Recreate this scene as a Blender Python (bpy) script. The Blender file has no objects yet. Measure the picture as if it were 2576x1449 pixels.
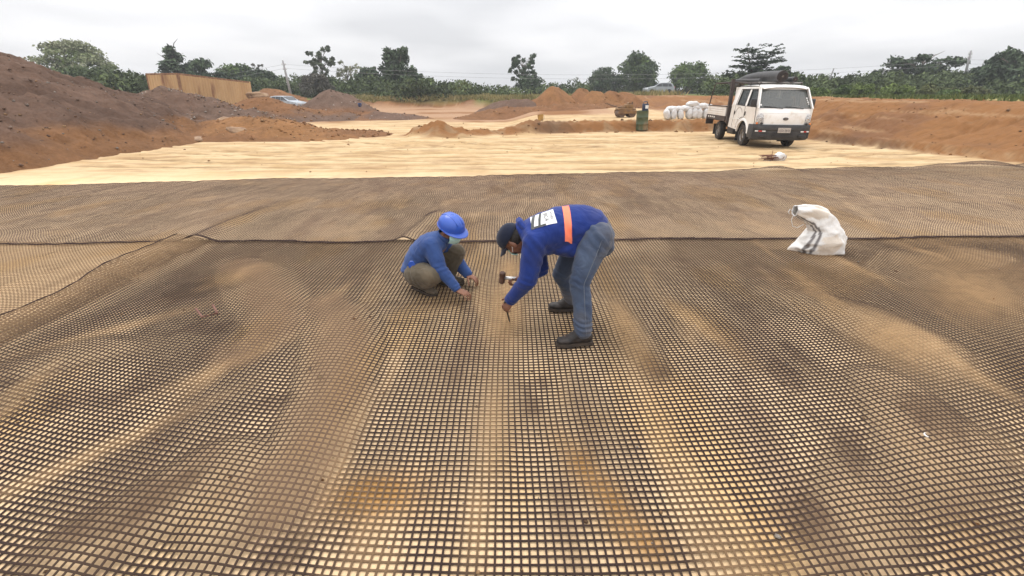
import bpy, bmesh, math, random
import numpy as np
from mathutils import Vector, Matrix
from mathutils.bvhtree import BVHTree
R = math.radians
random.seed(7)
C = bpy.context.scene.collection
SC = bpy.context.scene

# ------------------------------------------------------------------ camera
FPX, HCAM = 1168.0, 1.73
PITCH = math.atan((724.5 - 232) / FPX)
cd = bpy.data.cameras.new('camera'); cam = bpy.data.objects.new('camera', cd); C.objects.link(cam)
cam.location = (0, 0, HCAM); cam.rotation_euler = (math.pi / 2 - PITCH, 0, 0)
cd.sensor_width = 36; cd.lens = 36 * FPX / 2576; cd.clip_start = 0.05; cd.clip_end = 6000
SC.camera = cam

# ------------------------------------------------------------------ overcast sky
SUN_EL, SUN_AZ = 62.0, -38.0
w = bpy.data.worlds.new("World"); SC.world = w; w.use_nodes = True
N = w.node_tree.nodes; L = w.node_tree.links; N.clear()
out = N.new('ShaderNodeOutputWorld'); bg = N.new('ShaderNodeBackground'); bg2 = N.new('ShaderNodeBackground')
mixs = N.new('ShaderNodeMixShader'); sky = N.new('ShaderNodeTexSky')
sky.sky_type = 'NISHITA'; sky.sun_disc = False; sky.sun_elevation = R(SUN_EL); sky.sun_rotation = R(SUN_AZ)
sky.air_density = 1.0; sky.dust_density = 3.0
bg.inputs[1].default_value = 0.1; L.new(sky.outputs[0], bg.inputs[0])
tc = N.new('ShaderNodeTexCoord'); sep = N.new('ShaderNodeSeparateXYZ'); L.new(tc.outputs['Generated'], sep.inputs[0])
def mth(op, a, b=None, clamp=False):
    n = N.new('ShaderNodeMath'); n.operation = op; n.use_clamp = clamp
    for i, v in enumerate((a, b)):
        if v is None: continue
        if isinstance(v, (int, float)): n.inputs[i].default_value = v
        else: L.new(v, n.inputs[i])
    return n.outputs[0]
zz = mth('MAXIMUM', sep.outputs[2], 0.0)
den = mth('ADD', zz, 0.13)
cx_ = mth('DIVIDE', sep.outputs[0], den); cy_ = mth('DIVIDE', sep.outputs[1], den)
cmb = N.new('ShaderNodeCombineXYZ'); L.new(cx_, cmb.inputs[0]); L.new(cy_, cmb.inputs[1])
nz = N.new('ShaderNodeTexNoise'); nz.inputs['Scale'].default_value = 0.55; nz.inputs['Detail'].default_value = 3.5; nz.inputs['Roughness'].default_value = .45
mpw = N.new('ShaderNodeMapping'); mpw.inputs['Location'].default_value = (3.1, 8.4, 0); mpw.inputs['Scale'].default_value = (1.0, .8, 1)
L.new(cmb.outputs[0], mpw.inputs[0]); L.new(mpw.outputs[0], nz.inputs['Vector'])
rp = N.new('ShaderNodeValToRGB'); L.new(nz.outputs[0], rp.inputs[0])
rp.color_ramp.elements[0].position = .34; rp.color_ramp.elements[0].color = (.76, .762, .785, 1)
rp.color_ramp.elements[1].position = .60; rp.color_ramp.elements[1].color = (1.10, 1.09, 1.10, 1)
gr = mth('ADD', mth('MULTIPLY', zz, 1.55), .93)          # an overcast sky brightens towards the zenith
hsv = N.new('ShaderNodeVectorMath'); hsv.operation = 'SCALE'; L.new(rp.outputs[0], hsv.inputs[0]); L.new(gr, hsv.inputs['Scale'])
L.new(hsv.outputs[0], bg2.inputs[0]); bg2.inputs[1].default_value = 0.98
mixs.inputs[0].default_value = 0.93
L.new(bg.outputs[0], mixs.inputs[1]); L.new(bg2.outputs[0], mixs.inputs[2]); L.new(mixs.outputs[0], out.inputs[0])

sl = bpy.data.lights.new('sun', 'SUN'); sun = bpy.data.objects.new('sun', sl); C.objects.link(sun)
sl.energy = 1.15; sl.angle = R(30); sl.color = (1, .96, .9)
az = R(SUN_AZ)
sdir = Vector((math.sin(az) * math.cos(R(SUN_EL)), math.cos(az) * math.cos(R(SUN_EL)), math.sin(R(SUN_EL))))
sun.rotation_euler = sdir.to_track_quat('Z', 'Y').to_euler()
SC.view_settings.view_transform = 'Standard'; SC.view_settings.look = 'None'
SC.view_settings.exposure = 0.04; SC.view_settings.gamma = 1; SC.view_settings.use_curve_mapping = False

# ------------------------------------------------------------------ helpers
CT, ST = math.cos(PITCH), math.sin(PITCH)
def at(px, py, D):
    a = (py - 724.5) / FPX
    u = (D * ST + a * D * CT) / (CT - a * ST)
    dep = D * CT + u * ST
    return Vector(((px - 1288) * dep / FPX, D, HCAM - u))
def G(px, py, e=0.0):
    dep = FPX * (HCAM - e) / (CT * (py - 232)); return ((px - 1288) * dep / FPX, (dep - (HCAM - e) * ST) / CT)
_tabs = {}
def vnoise(x, y, seed=0):
    if seed not in _tabs:
        _tabs[seed] = np.random.RandomState(seed + 11).rand(256, 256)
    T = _tabs[seed]
    xi = np.floor(x).astype(int); yi = np.floor(y).astype(int)
    fx = x - xi; fy = y - yi
    fx = fx * fx * (3 - 2 * fx); fy = fy * fy * (3 - 2 * fy)
    a = T[xi & 255, yi & 255]; b = T[(xi + 1) & 255, yi & 255]; c = T[xi & 255, (yi + 1) & 255]; d = T[(xi + 1) & 255, (yi + 1) & 255]
    return (a * (1 - fx) + b * fx) * (1 - fy) + (c * (1 - fx) + d * fx) * fy
def fbm(x, y, seed=0, oct=4):
    x = np.asarray(x, float); y = np.asarray(y, float)
    s = 0; a = .5; t = 0
    for k in range(oct):
        s = s + a * vnoise(x * 2 ** k + 17.3 * k, y * 2 ** k + 5.1 * k, seed + k); t += a; a *= .5
    return s / t * 2 - 1
def sstep(a, b, x):
    t = np.clip((x - a) / (b - a), 0, 1); return t * t * (3 - 2 * t)

def tag(o, label=None, cat=None, group=None, kind=None):
    if label: o['label'] = label
    if cat: o['category'] = cat
    if group: o['group'] = group
    if kind: o['kind'] = kind
    return o
def thing(name, label, cat, loc=(0, 0, 0), rot=(0, 0, 0), group=None):
    o = bpy.data.objects.new(name, None); C.objects.link(o); o.empty_display_size = .1
    o.location = loc; o.rotation_euler = rot
    return tag(o, label, cat, group)
def link(name, me, mat=None, parent=None, smooth=False):
    o = bpy.data.objects.new(name, me); C.objects.link(o)
    if mat is not None:
        for m in (mat if isinstance(mat, (list, tuple)) else [mat]): me.materials.append(m)
    if smooth: me.polygons.foreach_set('use_smooth', [True] * len(me.polygons))
    if parent is not None: o.parent = parent
    return o
def fastmesh(name, V, F):
    """V (n,3), F (m,k) arrays"""
    me = bpy.data.meshes.new(name); V = np.asarray(V, np.float32); F = np.asarray(F, np.int32)
    me.vertices.add(len(V)); me.vertices.foreach_set('co', V.ravel())
    k = F.shape[1]; me.loops.add(F.size); me.polygons.add(len(F))
    me.loops.foreach_set('vertex_index', F.ravel())
    me.polygons.foreach_set('loop_start', np.arange(0, F.size, k, dtype=np.int32))
    me.polygons.foreach_set('loop_total', np.full(len(F), k, np.int32))
    me.update(calc_edges=True); return me
def setcol(me, col, name='Col'):
    a = me.color_attributes.new(name, 'FLOAT_COLOR', 'POINT')
    col = np.asarray(col, np.float32)
    if col.shape[1] == 3: col = np.hstack([col, np.ones((len(col), 1), np.float32)])
    a.data.foreach_set('color', col.ravel())
def copy_tree(o, parent=None):
    c = o.copy(); C.objects.link(c); c.parent = parent
    for ch in list(o.children): copy_tree(ch, c)
    return c

class MB:
    def __init__(s): s.v = []; s.f = []; s.m = []
    def add(s, vs, fs, mi=0):
        b = len(s.v); s.v += [Vector(p) for p in vs]; s.f += [tuple(i + b for i in f) for f in fs]; s.m += [mi] * len(fs); return s
    def box(s, c, size, rot=None, mi=0, bev=0):
        x, y, z = [d / 2 for d in size]; M = rot.to_matrix() if rot is not None and not isinstance(rot, Matrix) else (rot or Matrix.Identity(3))
        c = Vector(c)
        if bev <= 0:
            vs = [c + M @ Vector((i * x, j * y, k * z)) for i in (-1, 1) for j in (-1, 1) for k in (-1, 1)]
            return s.add(vs, [(0, 1, 3, 2), (4, 6, 7, 5), (0, 4, 5, 1), (2, 3, 7, 6), (0, 2, 6, 4), (1, 5, 7, 3)], mi)
        b = min(bev, x * .99, y * .99, z * .99)
        bm = bmesh.new(); bmesh.ops.create_cube(bm, size=2)
        for v in bm.verts: v.co = Vector((v.co.x * x, v.co.y * y, v.co.z * z))
        bmesh.ops.bevel(bm, geom=bm.edges[:], offset=b, segments=2, affect='EDGES', profile=.6)
        vs = [c + M @ v.co for v in bm.verts]; fs = [tuple(v.index for v in f.verts) for f in bm.faces]; bm.free()
        return s.add(vs, fs, mi)
    def cyl(s, p0, p1, r0, r1=None, n=12, cap=True, mi=0):
        p0 = Vector(p0); p1 = Vector(p1); r1 = r0 if r1 is None else r1
        q = (p1 - p0).to_track_quat('Z', 'X').to_matrix(); vs = []
        for p, r in ((p0, r0), (p1, r1)):
            for i in range(n):
                a = 2 * math.pi * i / n; vs.append(p + q @ Vector((r * math.cos(a), r * math.sin(a), 0)))
        fs = [(i, (i + 1) % n, n + (i + 1) % n, n + i) for i in range(n)]
        if cap: fs += [tuple(range(n))[::-1], tuple(range(n, 2 * n))]
        return s.add(vs, fs, mi)
    def loft(s, rings, closed=True, cap=True, mi=0, loop=False):
        n = len(rings[0]); vs = [p for r in rings for p in r]; fs = []; m = len(rings)
        for k in range(m if loop else m - 1):
            k2 = (k + 1) % m
            for i in range(n if closed else n - 1):
                j = (i + 1) % n; fs.append((k * n + i, k * n + j, k2 * n + j, k2 * n + i))
        if cap and closed and not loop: fs += [tuple(range(n))[::-1], tuple(range((m - 1) * n, m * n))]
        return s.add(vs, fs, mi)
    def tube(s, pts, rad, n=10, mi=0, cap=True):
        pts = [Vector(p) for p in pts]; rr = rad if isinstance(rad, (list, tuple)) else [rad] * len(pts); rings = []
        t0 = (pts[1] - pts[0]).normalized(); ref = Vector((0, 0, 1)) if abs(t0.z) < .9 else Vector((1, 0, 0)); a = t0.cross(ref).normalized()
        for i, p in enumerate(pts):
            t = (pts[min(i + 1, len(pts) - 1)] - pts[max(i - 1, 0)]).normalized()
            a = (a - t * a.dot(t)).normalized(); b = t.cross(a)
            rings.append([p + (a * math.cos(2 * math.pi * k / n) + b * math.sin(2 * math.pi * k / n)) * rr[i] for k in range(n)])
        return s.loft(rings, mi=mi, cap=cap)
    def lathe(s, prof, o=(0, 0, 0), ax=(0, 0, 1), n=20, mi=0, cap=False):
        q = Vector(ax).to_track_quat('Z', 'X').to_matrix(); o = Vector(o)
        rings = [[o + q @ Vector((r * math.cos(2 * math.pi * k / n), r * math.sin(2 * math.pi * k / n), h)) for k in range(n)] for r, h in prof]
        return s.loft(rings, mi=mi, cap=cap)
    def ell(s, c, r, n=14, m=9, M=None, mi=0):
        c = Vector(c); M = M or Matrix.Identity(3); rings = []
        for j in range(1, m):
            t = math.pi * j / m
            rings.append([c + M @ Vector((r[0] * math.sin(t) * math.cos(2 * math.pi * k / n), r[1] * math.sin(t) * math.sin(2 * math.pi * k / n), r[2] * math.cos(t))) for k in range(n)])
        b = len(s.v); s.loft(rings, cap=False, mi=mi)
        s.v += [c + M @ Vector((0, 0, r[2])), c - M @ Vector((0, 0, r[2]))]; tp = len(s.v) - 2
        for k in range(n):
            s.f.append((b + (k + 1) % n, b + k, tp)); s.f.append((b + (m - 2) * n + k, b + (m - 2) * n + (k + 1) % n, tp + 1)); s.m += [mi, mi]
        return s
    def prism(s, poly, a0, a1, axis='x', mi=0):
        def P(u, v, a): return {'x': (a, u, v), 'y': (u, a, v), 'z': (u, v, a)}[axis]
        n = len(poly); vs = [P(u, v, a0) for u, v in poly] + [P(u, v, a1) for u, v in poly]
        fs = [(i, (i + 1) % n, n + (i + 1) % n, n + i) for i in range(n)] + [tuple(range(n))[::-1], tuple(range(n, 2 * n))]
        return s.add(vs, fs, mi)
    def mesh(s, name):
        me = bpy.data.meshes.new(name); me.from_pydata([tuple(p) for p in s.v], [], s.f)
        me.polygons.foreach_set('material_index', s.m); me.update()
        bm = bmesh.new(); bm.from_mesh(me); bmesh.ops.recalc_face_normals(bm, faces=bm.faces); bm.to_mesh(me); bm.free()
        return me
    def build(s, name, mat, parent=None, smooth=False, angle=None):
        o = link(name, s.mesh(name), mat, parent, smooth or angle is not None)
        if angle is not None: sharp(o.data, angle)
        return o
def sharp(me, deg):
    bm = bmesh.new(); bm.from_mesh(me)
    for f in bm.faces: f.smooth = True
    for e in bm.edges:
        if len(e.link_faces) == 2 and e.calc_face_angle(0) > R(deg): e.smooth = False
    bm.to_mesh(me); bm.free()
def remesh(mb, name, voxel, smooth=4, fac=.5):
    me = mb.mesh(name + '_src'); o = bpy.data.objects.new('tmp', me); C.objects.link(o)
    m = o.modifiers.new('r', 'REMESH'); m.mode = 'VOXEL'; m.voxel_size = voxel; m.adaptivity = 0
    if smooth:
        m2 = o.modifiers.new('s', 'SMOOTH'); m2.iterations = smooth; m2.factor = fac
    dg = bpy.context.evaluated_depsgraph_get(); me2 = bpy.data.meshes.new_from_object(o.evaluated_get(dg), depsgraph=dg)
    me2.name = name; bpy.data.objects.remove(o); bpy.data.meshes.remove(me)
    me2.polygons.foreach_set('use_smooth', [True] * len(me2.polygons)); me2.materials.clear()
    return me2
def textmesh(txt, size, extrude=0.0, align='CENTER'):
    cu = bpy.data.curves.new('t', 'FONT'); cu.body = txt; cu.size = size; cu.extrude = extrude; cu.align_x = align; cu.align_y = 'CENTER'; cu.resolution_u = 2
    o = bpy.data.objects.new('t', cu); C.objects.link(o); dg = bpy.context.evaluated_depsgraph_get()
    me = bpy.data.meshes.new_from_object(o.evaluated_get(dg), depsgraph=dg); bpy.data.objects.remove(o); bpy.data.curves.remove(cu)
    return me

# ------------------------------------------------------------------ materials
def newmat(name):
    m = bpy.data.materials.new(name); m.use_nodes = True; nt = m.node_tree; b = nt.nodes['Principled BSDF']; return m, nt, b
def mk(name, c1, c2=None, scale=8, rough=.7, metal=0, bump=0, bscale=60, coord='Object', p=(.35, .65), spec=.5, detail=4, stretch=None, c3=None, s3=2.0, p3=(.55, .7), coat=0):
    m, nt, b = newmat(name); n = nt.nodes; l = nt.links
    b.inputs['Roughness'].default_value = rough; b.inputs['Metallic'].default_value = metal; b.inputs['Specular IOR Level'].default_value = spec
    if coat: b.inputs['Coat Weight'].default_value = coat
    b.inputs['Base Color'].default_value = (*c1, 1)
    t = n.new('ShaderNodeTexCoord'); src = t.outputs[coord]
    if stretch:
        mp = n.new('ShaderNodeMapping'); mp.inputs['Scale'].default_value = stretch; l.new(src, mp.inputs[0]); src = mp.outputs[0]
    if c2:
        nz = n.new('ShaderNodeTexNoise'); nz.inputs['Scale'].default_value = scale; nz.inputs['Detail'].default_value = detail; l.new(src, nz.inputs['Vector'])
        r = n.new('ShaderNodeValToRGB'); r.color_ramp.elements[0].position = p[0]; r.color_ramp.elements[1].position = p[1]
        r.color_ramp.elements[0].color = (*c1, 1); r.color_ramp.elements[1].color = (*c2, 1); l.new(nz.outputs[0], r.inputs[0]); col = r.outputs[0]
        if c3:
            nz3 = n.new('ShaderNodeTexNoise'); nz3.inputs['Scale'].default_value = s3; nz3.inputs['Detail'].default_value = 5; l.new(src, nz3.inputs['Vector'])
            r3 = n.new('ShaderNodeMapRange'); r3.inputs[1].default_value = p3[0]; r3.inputs[2].default_value = p3[1]; l.new(nz3.outputs[0], r3.inputs[0])
            mx = n.new('ShaderNodeMix'); mx.data_type = 'RGBA'; l.new(r3.outputs[0], mx.inputs[0]); l.new(col, mx.inputs[6]); mx.inputs[7].default_value = (*c3, 1); col = mx.outputs[2]
        l.new(col, b.inputs['Base Color'])
    if bump:
        nb = n.new('ShaderNodeTexNoise'); nb.inputs['Scale'].default_value = bscale; nb.inputs['Detail'].default_value = 5; l.new(src, nb.inputs['Vector'])
        bp = n.new('ShaderNodeBump'); bp.inputs['Strength'].default_value = bump; bp.inputs['Distance'].default_value = .02; l.new(nb.outputs[0], bp.inputs['Height']); l.new(bp.outputs[0], b.inputs['Normal'])
    return m
def attr_mat(name, rough=.95, var=.18, s1=25, s2=3, bump=.5, bscale=30, bdist=.02, spec=.15, coord='Object', drag=0):
    """base colour from the vertex colours with procedural grain on top"""
    m, nt, b = newmat(name); n = nt.nodes; l = nt.links
    b.inputs['Roughness'].default_value = rough; b.inputs['Specular IOR Level'].default_value = spec
    a = n.new('ShaderNodeAttribute'); a.attribute_name = 'Col'; t = n.new('ShaderNodeTexCoord')
    val = None
    for s, amp in ((s1, var), (s2, var * .8)):
        nz = n.new('ShaderNodeTexNoise'); nz.inputs['Scale'].default_value = s; nz.inputs['Detail'].default_value = 6; nz.inputs['Roughness'].default_value = .65; l.new(t.outputs[coord], nz.inputs['Vector'])
        r = n.new('ShaderNodeMapRange'); r.inputs[1].default_value = .25; r.inputs[2].default_value = .75; r.inputs[3].default_value = 1 - amp; r.inputs[4].default_value = 1 + amp; l.new(nz.outputs[0], r.inputs[0])
        if val is None: val = r.outputs[0]
        else:
            mm = n.new('ShaderNodeMath'); mm.operation = 'MULTIPLY'; l.new(val, mm.inputs[0]); l.new(r.outputs[0], mm.inputs[1]); val = mm.outputs[0]
    vm = n.new('ShaderNodeVectorMath'); vm.operation = 'SCALE'; l.new(a.outputs['Color'], vm.inputs[0]); l.new(val, vm.inputs['Scale']); l.new(vm.outputs[0], b.inputs['Base Color'])
    if bump:
        nb = n.new('ShaderNodeTexNoise'); nb.inputs['Scale'].default_value = bscale; nb.inputs['Detail'].default_value = 8; nb.inputs['Roughness'].default_value = .7; l.new(t.outputs[coord], nb.inputs['Vector'])
        bp = n.new('ShaderNodeBump'); bp.inputs['Strength'].default_value = bump; bp.inputs['Distance'].default_value = bdist; l.new(nb.outputs[0], bp.inputs['Height']); l.new(bp.outputs[0], b.inputs['Normal'])
        if drag:                       # fine parallel drag marks left by the grader
            mp = n.new('ShaderNodeMapping'); mp.inputs['Scale'].default_value = (.45, 4.2, 1); mp.inputs['Rotation'].default_value = (0, 0, R(3)); l.new(t.outputs[coord], mp.inputs[0])
            dn = n.new('ShaderNodeTexNoise'); dn.inputs['Scale'].default_value = 2.6; dn.inputs['Detail'].default_value = 7; dn.inputs['Roughness'].default_value = .62; dn.inputs['Distortion'].default_value = .4; l.new(mp.outputs[0], dn.inputs['Vector'])
            b2 = n.new('ShaderNodeBump'); b2.inputs['Strength'].default_value = .8; b2.inputs['Distance'].default_value = drag; sy = n.new('ShaderNodeSeparateXYZ'); l.new(t.outputs[coord], sy.inputs[0]); ry = n.new('ShaderNodeMapRange'); ry.inputs[1].default_value = 9.0; ry.inputs[2].default_value = 11.5; ry.inputs[4].default_value = .8; l.new(sy.outputs[1], ry.inputs[0]); l.new(ry.outputs[0], b2.inputs['Strength']); l.new(dn.outputs[0], b2.inputs['Height']); l.new(bp.outputs[0], b2.inputs['Normal']); l.new(b2.outputs[0], b.inputs['Normal'])
            r = n.new('ShaderNodeMapRange'); r.inputs[1].default_value = .36; r.inputs[2].default_value = .50; r.inputs[3].default_value = .82; r.inputs[4].default_value = 1.02; l.new(dn.outputs[0], r.inputs[0])
            v2 = n.new('ShaderNodeVectorMath'); v2.operation = 'SCALE'; l.new(vm.outputs[0], v2.inputs[0]); l.new(r.outputs[0], v2.inputs['Scale']); mx = n.new('ShaderNodeMix'); mx.data_type = 'RGBA'; l.new(ry.outputs[0], mx.inputs[0]); l.new(vm.outputs[0], mx.inputs[6]); l.new(v2.outputs[0], mx.inputs[7]); l.new(mx.outputs[2], b.inputs['Base Color'])
    return m
M_ground = attr_mat('sand_ground', var=.12, s1=70, s2=5, bump=.55, bscale=30, bdist=.02, drag=.035)
M_soil = attr_mat('heaped_soil', var=.2, s1=9, s2=2.2, bump=.9, bscale=7, bdist=.08)
M_net = attr_mat('geogrid_polymer', rough=.85, var=.15, s1=60, s2=8, bump=0, spec=.12)
M_rock = mk('rock', (.20, .12, .07), (.34, .22, .13), 5, .9, bump=.5, bscale=14)
M_pebble = mk('pale_stone', (.13, .085, .065), (.42, .36, .30), 3, .9, p=(.5, .75))
M_black = mk('black_plastic', (.018, .018, .02), (.035, .033, .034), 12, .5)
M_rubber = mk('rubber', (.02, .019, .019), (.07, .05, .035), 7, .85, p=(.45, .8))
M_white = mk('white_paint', (.82, .81, .79), (.74, .71, .67), 2.0, .30, c3=(.55, .46, .36), s3=4, p3=(.60, .85), coat=.4)
M_bumper = mk('grey_bumper_plastic', (.026, .028, .032), (.05, .05, .052), 6, .55)
M_frame = mk('brown_black_steel', (.025, .018, .017), (.06, .04, .034), 10, .6)
M_chrome = mk('chrome', (.6, .6, .6), None, rough=.2, metal=1)
M_rim = mk('wheel_steel', (.32, .31, .30), (.2, .17, .14), 12, .4, metal=.6)
M_lens = mk('lamp_lens', (.62, .62, .62), (.25, .24, .24), 30, .12, spec=.8)
M_orange_lens = mk('orange_lens', (.7, .2, .04), None, rough=.2)
M_red = mk('red_reflector', (.5, .03, .02), None, rough=.4)
M_refl = mk('white_reflector', (.75, .74, .72), None, rough=.4)
M_plate = mk('number_plate', (.48, .44, .40), (.36, .32, .29), 20, .5)
M_ink = mk('dark_ink', (.05, .045, .05), None, rough=.6)
M_greyink = mk('faded_grey_print', (.34, .31, .29), (.5, .46, .42), 40, .6)
M_seat = mk('seat_fabric', (.035, .034, .037), (.06, .058, .06), 20, .9)
def glass(name, col, alpha):
    m, nt, b = newmat(name); n = nt.nodes; l = nt.links
    b.inputs['Base Color'].default_value = (*col, 1); b.inputs['Roughness'].default_value = .04; b.inputs['Specular IOR Level'].default_value = .6
    tr = n.new('ShaderNodeBsdfTransparent'); tr.inputs[0].default_value = (.75, .8, .78, 1)
    mx = n.new('ShaderNodeMixShader'); mx.inputs[0].default_value = alpha; l.new(tr.outputs[0], mx.inputs[1]); l.new(b.outputs[0], mx.inputs[2])
    l.new(mx.outputs[0], n['Material Output'].inputs[0]); return m
M_glass = glass('tinted_glass', (.05, .055, .055), .45)
M_screen = glass('windscreen_glass', (.17, .18, .175), .62)  # grey base colour stands in for the sky reflected in the windscreen
# ================================================================== terrain
PIT = np.array([(15.5, -30), (14.6, 0), (13.7, 8), (13.4, 12.5), (12.9, 15.5), (11.4, 19.5), (11.6, 24), (12.6, 29), (14, 34), (11, 46), (5, 56), (-8, 60), (-26, 58), (-40, 40), (-30, 10), (-26, -30)], float)
def sd_poly(x, y, P):
    d = np.full(np.shape(x), 1e9); ins = np.zeros(np.shape(x), bool)
    for i in range(len(P)):
        a = P[i]; b = P[(i + 1) % len(P)]; ab = b - a
        t = np.clip(((x - a[0]) * ab[0] + (y - a[1]) * ab[1]) / (ab @ ab), 0, 1)
        d = np.minimum(d, np.hypot(x - a[0] - t * ab[0], y - a[1] - t * ab[1]))
        cond = ((a[1] > y) != (b[1] > y)) & (x < (b[0] - a[0]) * (y - a[1]) / (b[1] - a[1] + 1e-12) + a[0]); ins ^= cond
    return np.where(ins, -d, d)
DE = ([-4.6, -3.2, -1.9, 0, 1.24, 3.5, 5.5, 8, 12], [20.7, 20.0, 20.1, 21.2, 22.2, 22.9, 23.3, 23.4, 23.4])
def ridge_y(x): return np.interp(x, *DE)
def ruts(x, y):
    """wheel ruts pressed into the open sand"""
    z = np.zeros(np.shape(x))
    for (ax, ay, bx, by, cv) in ((-16, 12.8, 14, 13.4, .012), (-15, 15.2, 13, 15.8, -.01), (-14, 14.4, 12, 18.2, .01), (-10, 17.2, 9, 17.6, -.012), (-4, 18.6, 10, 20.4, .01), (-12, 11.9, 13, 12.6, .006),
                             (-9, 19.5, 6, 14.2, .012), (-6, 24.5, 8, 25.4, 0), (-9, 27.5, 8, 27.8, .005)):
        L_ = math.hypot(bx - ax, by - ay); tx, ty = (bx - ax) / L_, (by - ay) / L_
        u = (x - ax) * tx + (y - ay) * ty; v = -(x - ax) * ty + (y - ay) * tx - cv * (u - L_ / 2) ** 2 + .25 * fbm(u / 3, u * 0 + ax, 60, 2)
        m = sstep(0, 2, u) * sstep(0, 2, L_ - u)
        for off in (-.72, .72):
            dd = np.abs(v - off); z = z - m * .045 * np.exp(-(dd / .13) ** 2) + m * .024 * np.exp(-((dd - .23) / .07) ** 2)
    return z
def ground_h(x, y):
    x = np.asarray(x, float); y = np.asarray(y, float)
    z = .012 * fbm(x / 1.4, y / 2.6, 1, 3)
    op = sstep(9.5, 12.0, y) * (1 - sstep(30, 36, y))
    z = z + op * (.015 * fbm(x / 1.6, y / .34, 5, 3) + .014 * fbm(x / .4, y / .3, 9, 3) + ruts(x, y))
    q = ridge_y(x) + .35 * fbm(x / 1.1, y * 0 + 3, 21, 3)
    terr = sstep(0, .38, y - q) * sstep(-.6, 1.8, x)
    z = z + terr * (.44 + .05 * fbm(x / 2, y / 2, 22, 2))
    bump = np.exp(-((y - q - .55) / .5) ** 2)
    lump = (.26 + .34 * np.exp(-((x + 3.1) / .8) ** 2) + .12 * fbm(x / .8, y * 0, 24, 3)) * sstep(-4.8, -4.1, x) * (1 - sstep(.6, 2.0, x))
    z = z + bump * lump + sstep(0, .5, y - q) * (1 - sstep(.5, 1.6, np.abs(y - q - .8))) * .13 * fbm(x / .28, y / .28, 26, 3) * sstep(-4.8, -4, x) * (1 - sstep(9, 11, x))
    sd = sd_poly(x, y, PIT)
    right = sstep(6, 10, x)
    wdt = 3.6 * right + 1.6 * (1 - right)
    s = sstep(-.2, 1, (sd + .55 * fbm(x / 1.7, y / 1.7, 30, 3)) / wdt)
    toe = sstep(-.25, .05, sd + .15 * fbm(x / .9, y / .9, 35, 2)) * .22 * right * (1 - sstep(20, 24, y))
    rim = (1.42 * right + .98 * (1 - right))
    slope_mask = s * (1 - s) * 4
    z = z + (rim - .44 * terr) * s + toe * (1 - s)
    z = z + (slope_mask * .6 + .25 * s * (sd < 12)) * (.24 * fbm(x / .9, y / .9, 31, 4) + .15 * fbm(x / .26, y / .26, 33, 3) - .16 * sstep(.2, .6, fbm(x / .8 + y / 1.6, y / .5 - x / 3, 37, 3))) * (1 - sstep(60, 120, y))
    z = z + sstep(60, 160, np.hypot(x, y)) * .35 + .35 * sstep(10, 40, sd) * fbm(x / 22, y / 22, 36, 2) * .3
    rr = np.exp(-(((x - 8.3) / 2.6) ** 2)) * sstep(28, 34, y) * (1 - sstep(36, 44, y))     # sand ramp out of the pit
    z = z + rr * .25
    return z
HUMPS = [  # polyline (x, y, amplitude, width)
    [(-2.95, 4.75, .05, .28), (-2.6, 4.4, .16, .26), (-2.2, 3.85, .16, .26), (-1.85, 3.3, .10, .22), (-1.95, 2.9, .03, .2)],
    [(-1.65, 3.75, .05, .24), (-1.42, 3.4, .16, .24), (-1.24, 2.95, .15, .23), (-1.13, 2.45, .12, .22), (-1.07, 2.0, .10, .22), (-1.06, 1.55, .06, .2)],
    [(.80, 3.95, .03, .14), (.88, 3.5, .09, .15), (.95, 3.05, .09, .15), (.97, 2.6, .03, .13)],
    [(2.5, 4.0, .04, .3), (2.85, 3.5, .13, .3), (3.0, 3.05, .12, .28), (2.9, 2.7, .04, .25)],
    [(-.3, 4.6, .03, .2), (-.2, 4.2, .07, .2), (-.12, 3.7, .08, .19), (-.08, 3.25, .05, .18)],
    [(-1.25, 3.75, .02, .25), (-.95, 3.55, .045, .25), (-.55, 3.6, .04, .2)],
    [(-1.75, 1.35, .06, .25), (-1.45, 1.75, .09, .25), (-1.2, 1.35, .05, .2)],
    [(1.9, 1.6, .04, .25), (2.3, 2.0, .09, .28), (2.4, 2.5, .06, .25)], [(3.9, 4.4, .05, .35), (4.6, 4.9, .1, .35), (5.4, 5.1, .07, .3)], [(1.2, 1.2, .05, .2), (1.55, 1.5, .07, .22), (1.75, 1.9, .03, .2)],
    [(-3.6, 2.4, .03, .25), (-3.1, 2.9, .06, .25), (-2.7, 3.0, .03, .2)]]
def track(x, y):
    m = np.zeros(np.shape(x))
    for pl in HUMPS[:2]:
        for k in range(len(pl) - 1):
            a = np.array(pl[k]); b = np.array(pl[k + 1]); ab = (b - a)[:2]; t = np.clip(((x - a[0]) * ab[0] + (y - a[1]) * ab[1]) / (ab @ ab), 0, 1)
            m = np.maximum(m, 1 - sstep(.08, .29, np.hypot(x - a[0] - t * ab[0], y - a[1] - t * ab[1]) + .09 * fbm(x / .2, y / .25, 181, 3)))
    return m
CREAM = np.array((.57, .42, .245)); YEL = np.array((.46, .315, .165)); ORA = np.array((.235, .112, .044)); TAN = np.array((.285, .175, .092))
BRN = np.array((.165, .10, .060)); RED = np.array((.19, .093, .044)); DRK = np.array((.095, .060, .042)); GRASS = np.array((.115, .13, .035)); STRAW = np.array((.30, .25, .10))
def mixc(a, b, t): return a * (1 - t[..., None]) + b * t[..., None]
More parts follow.
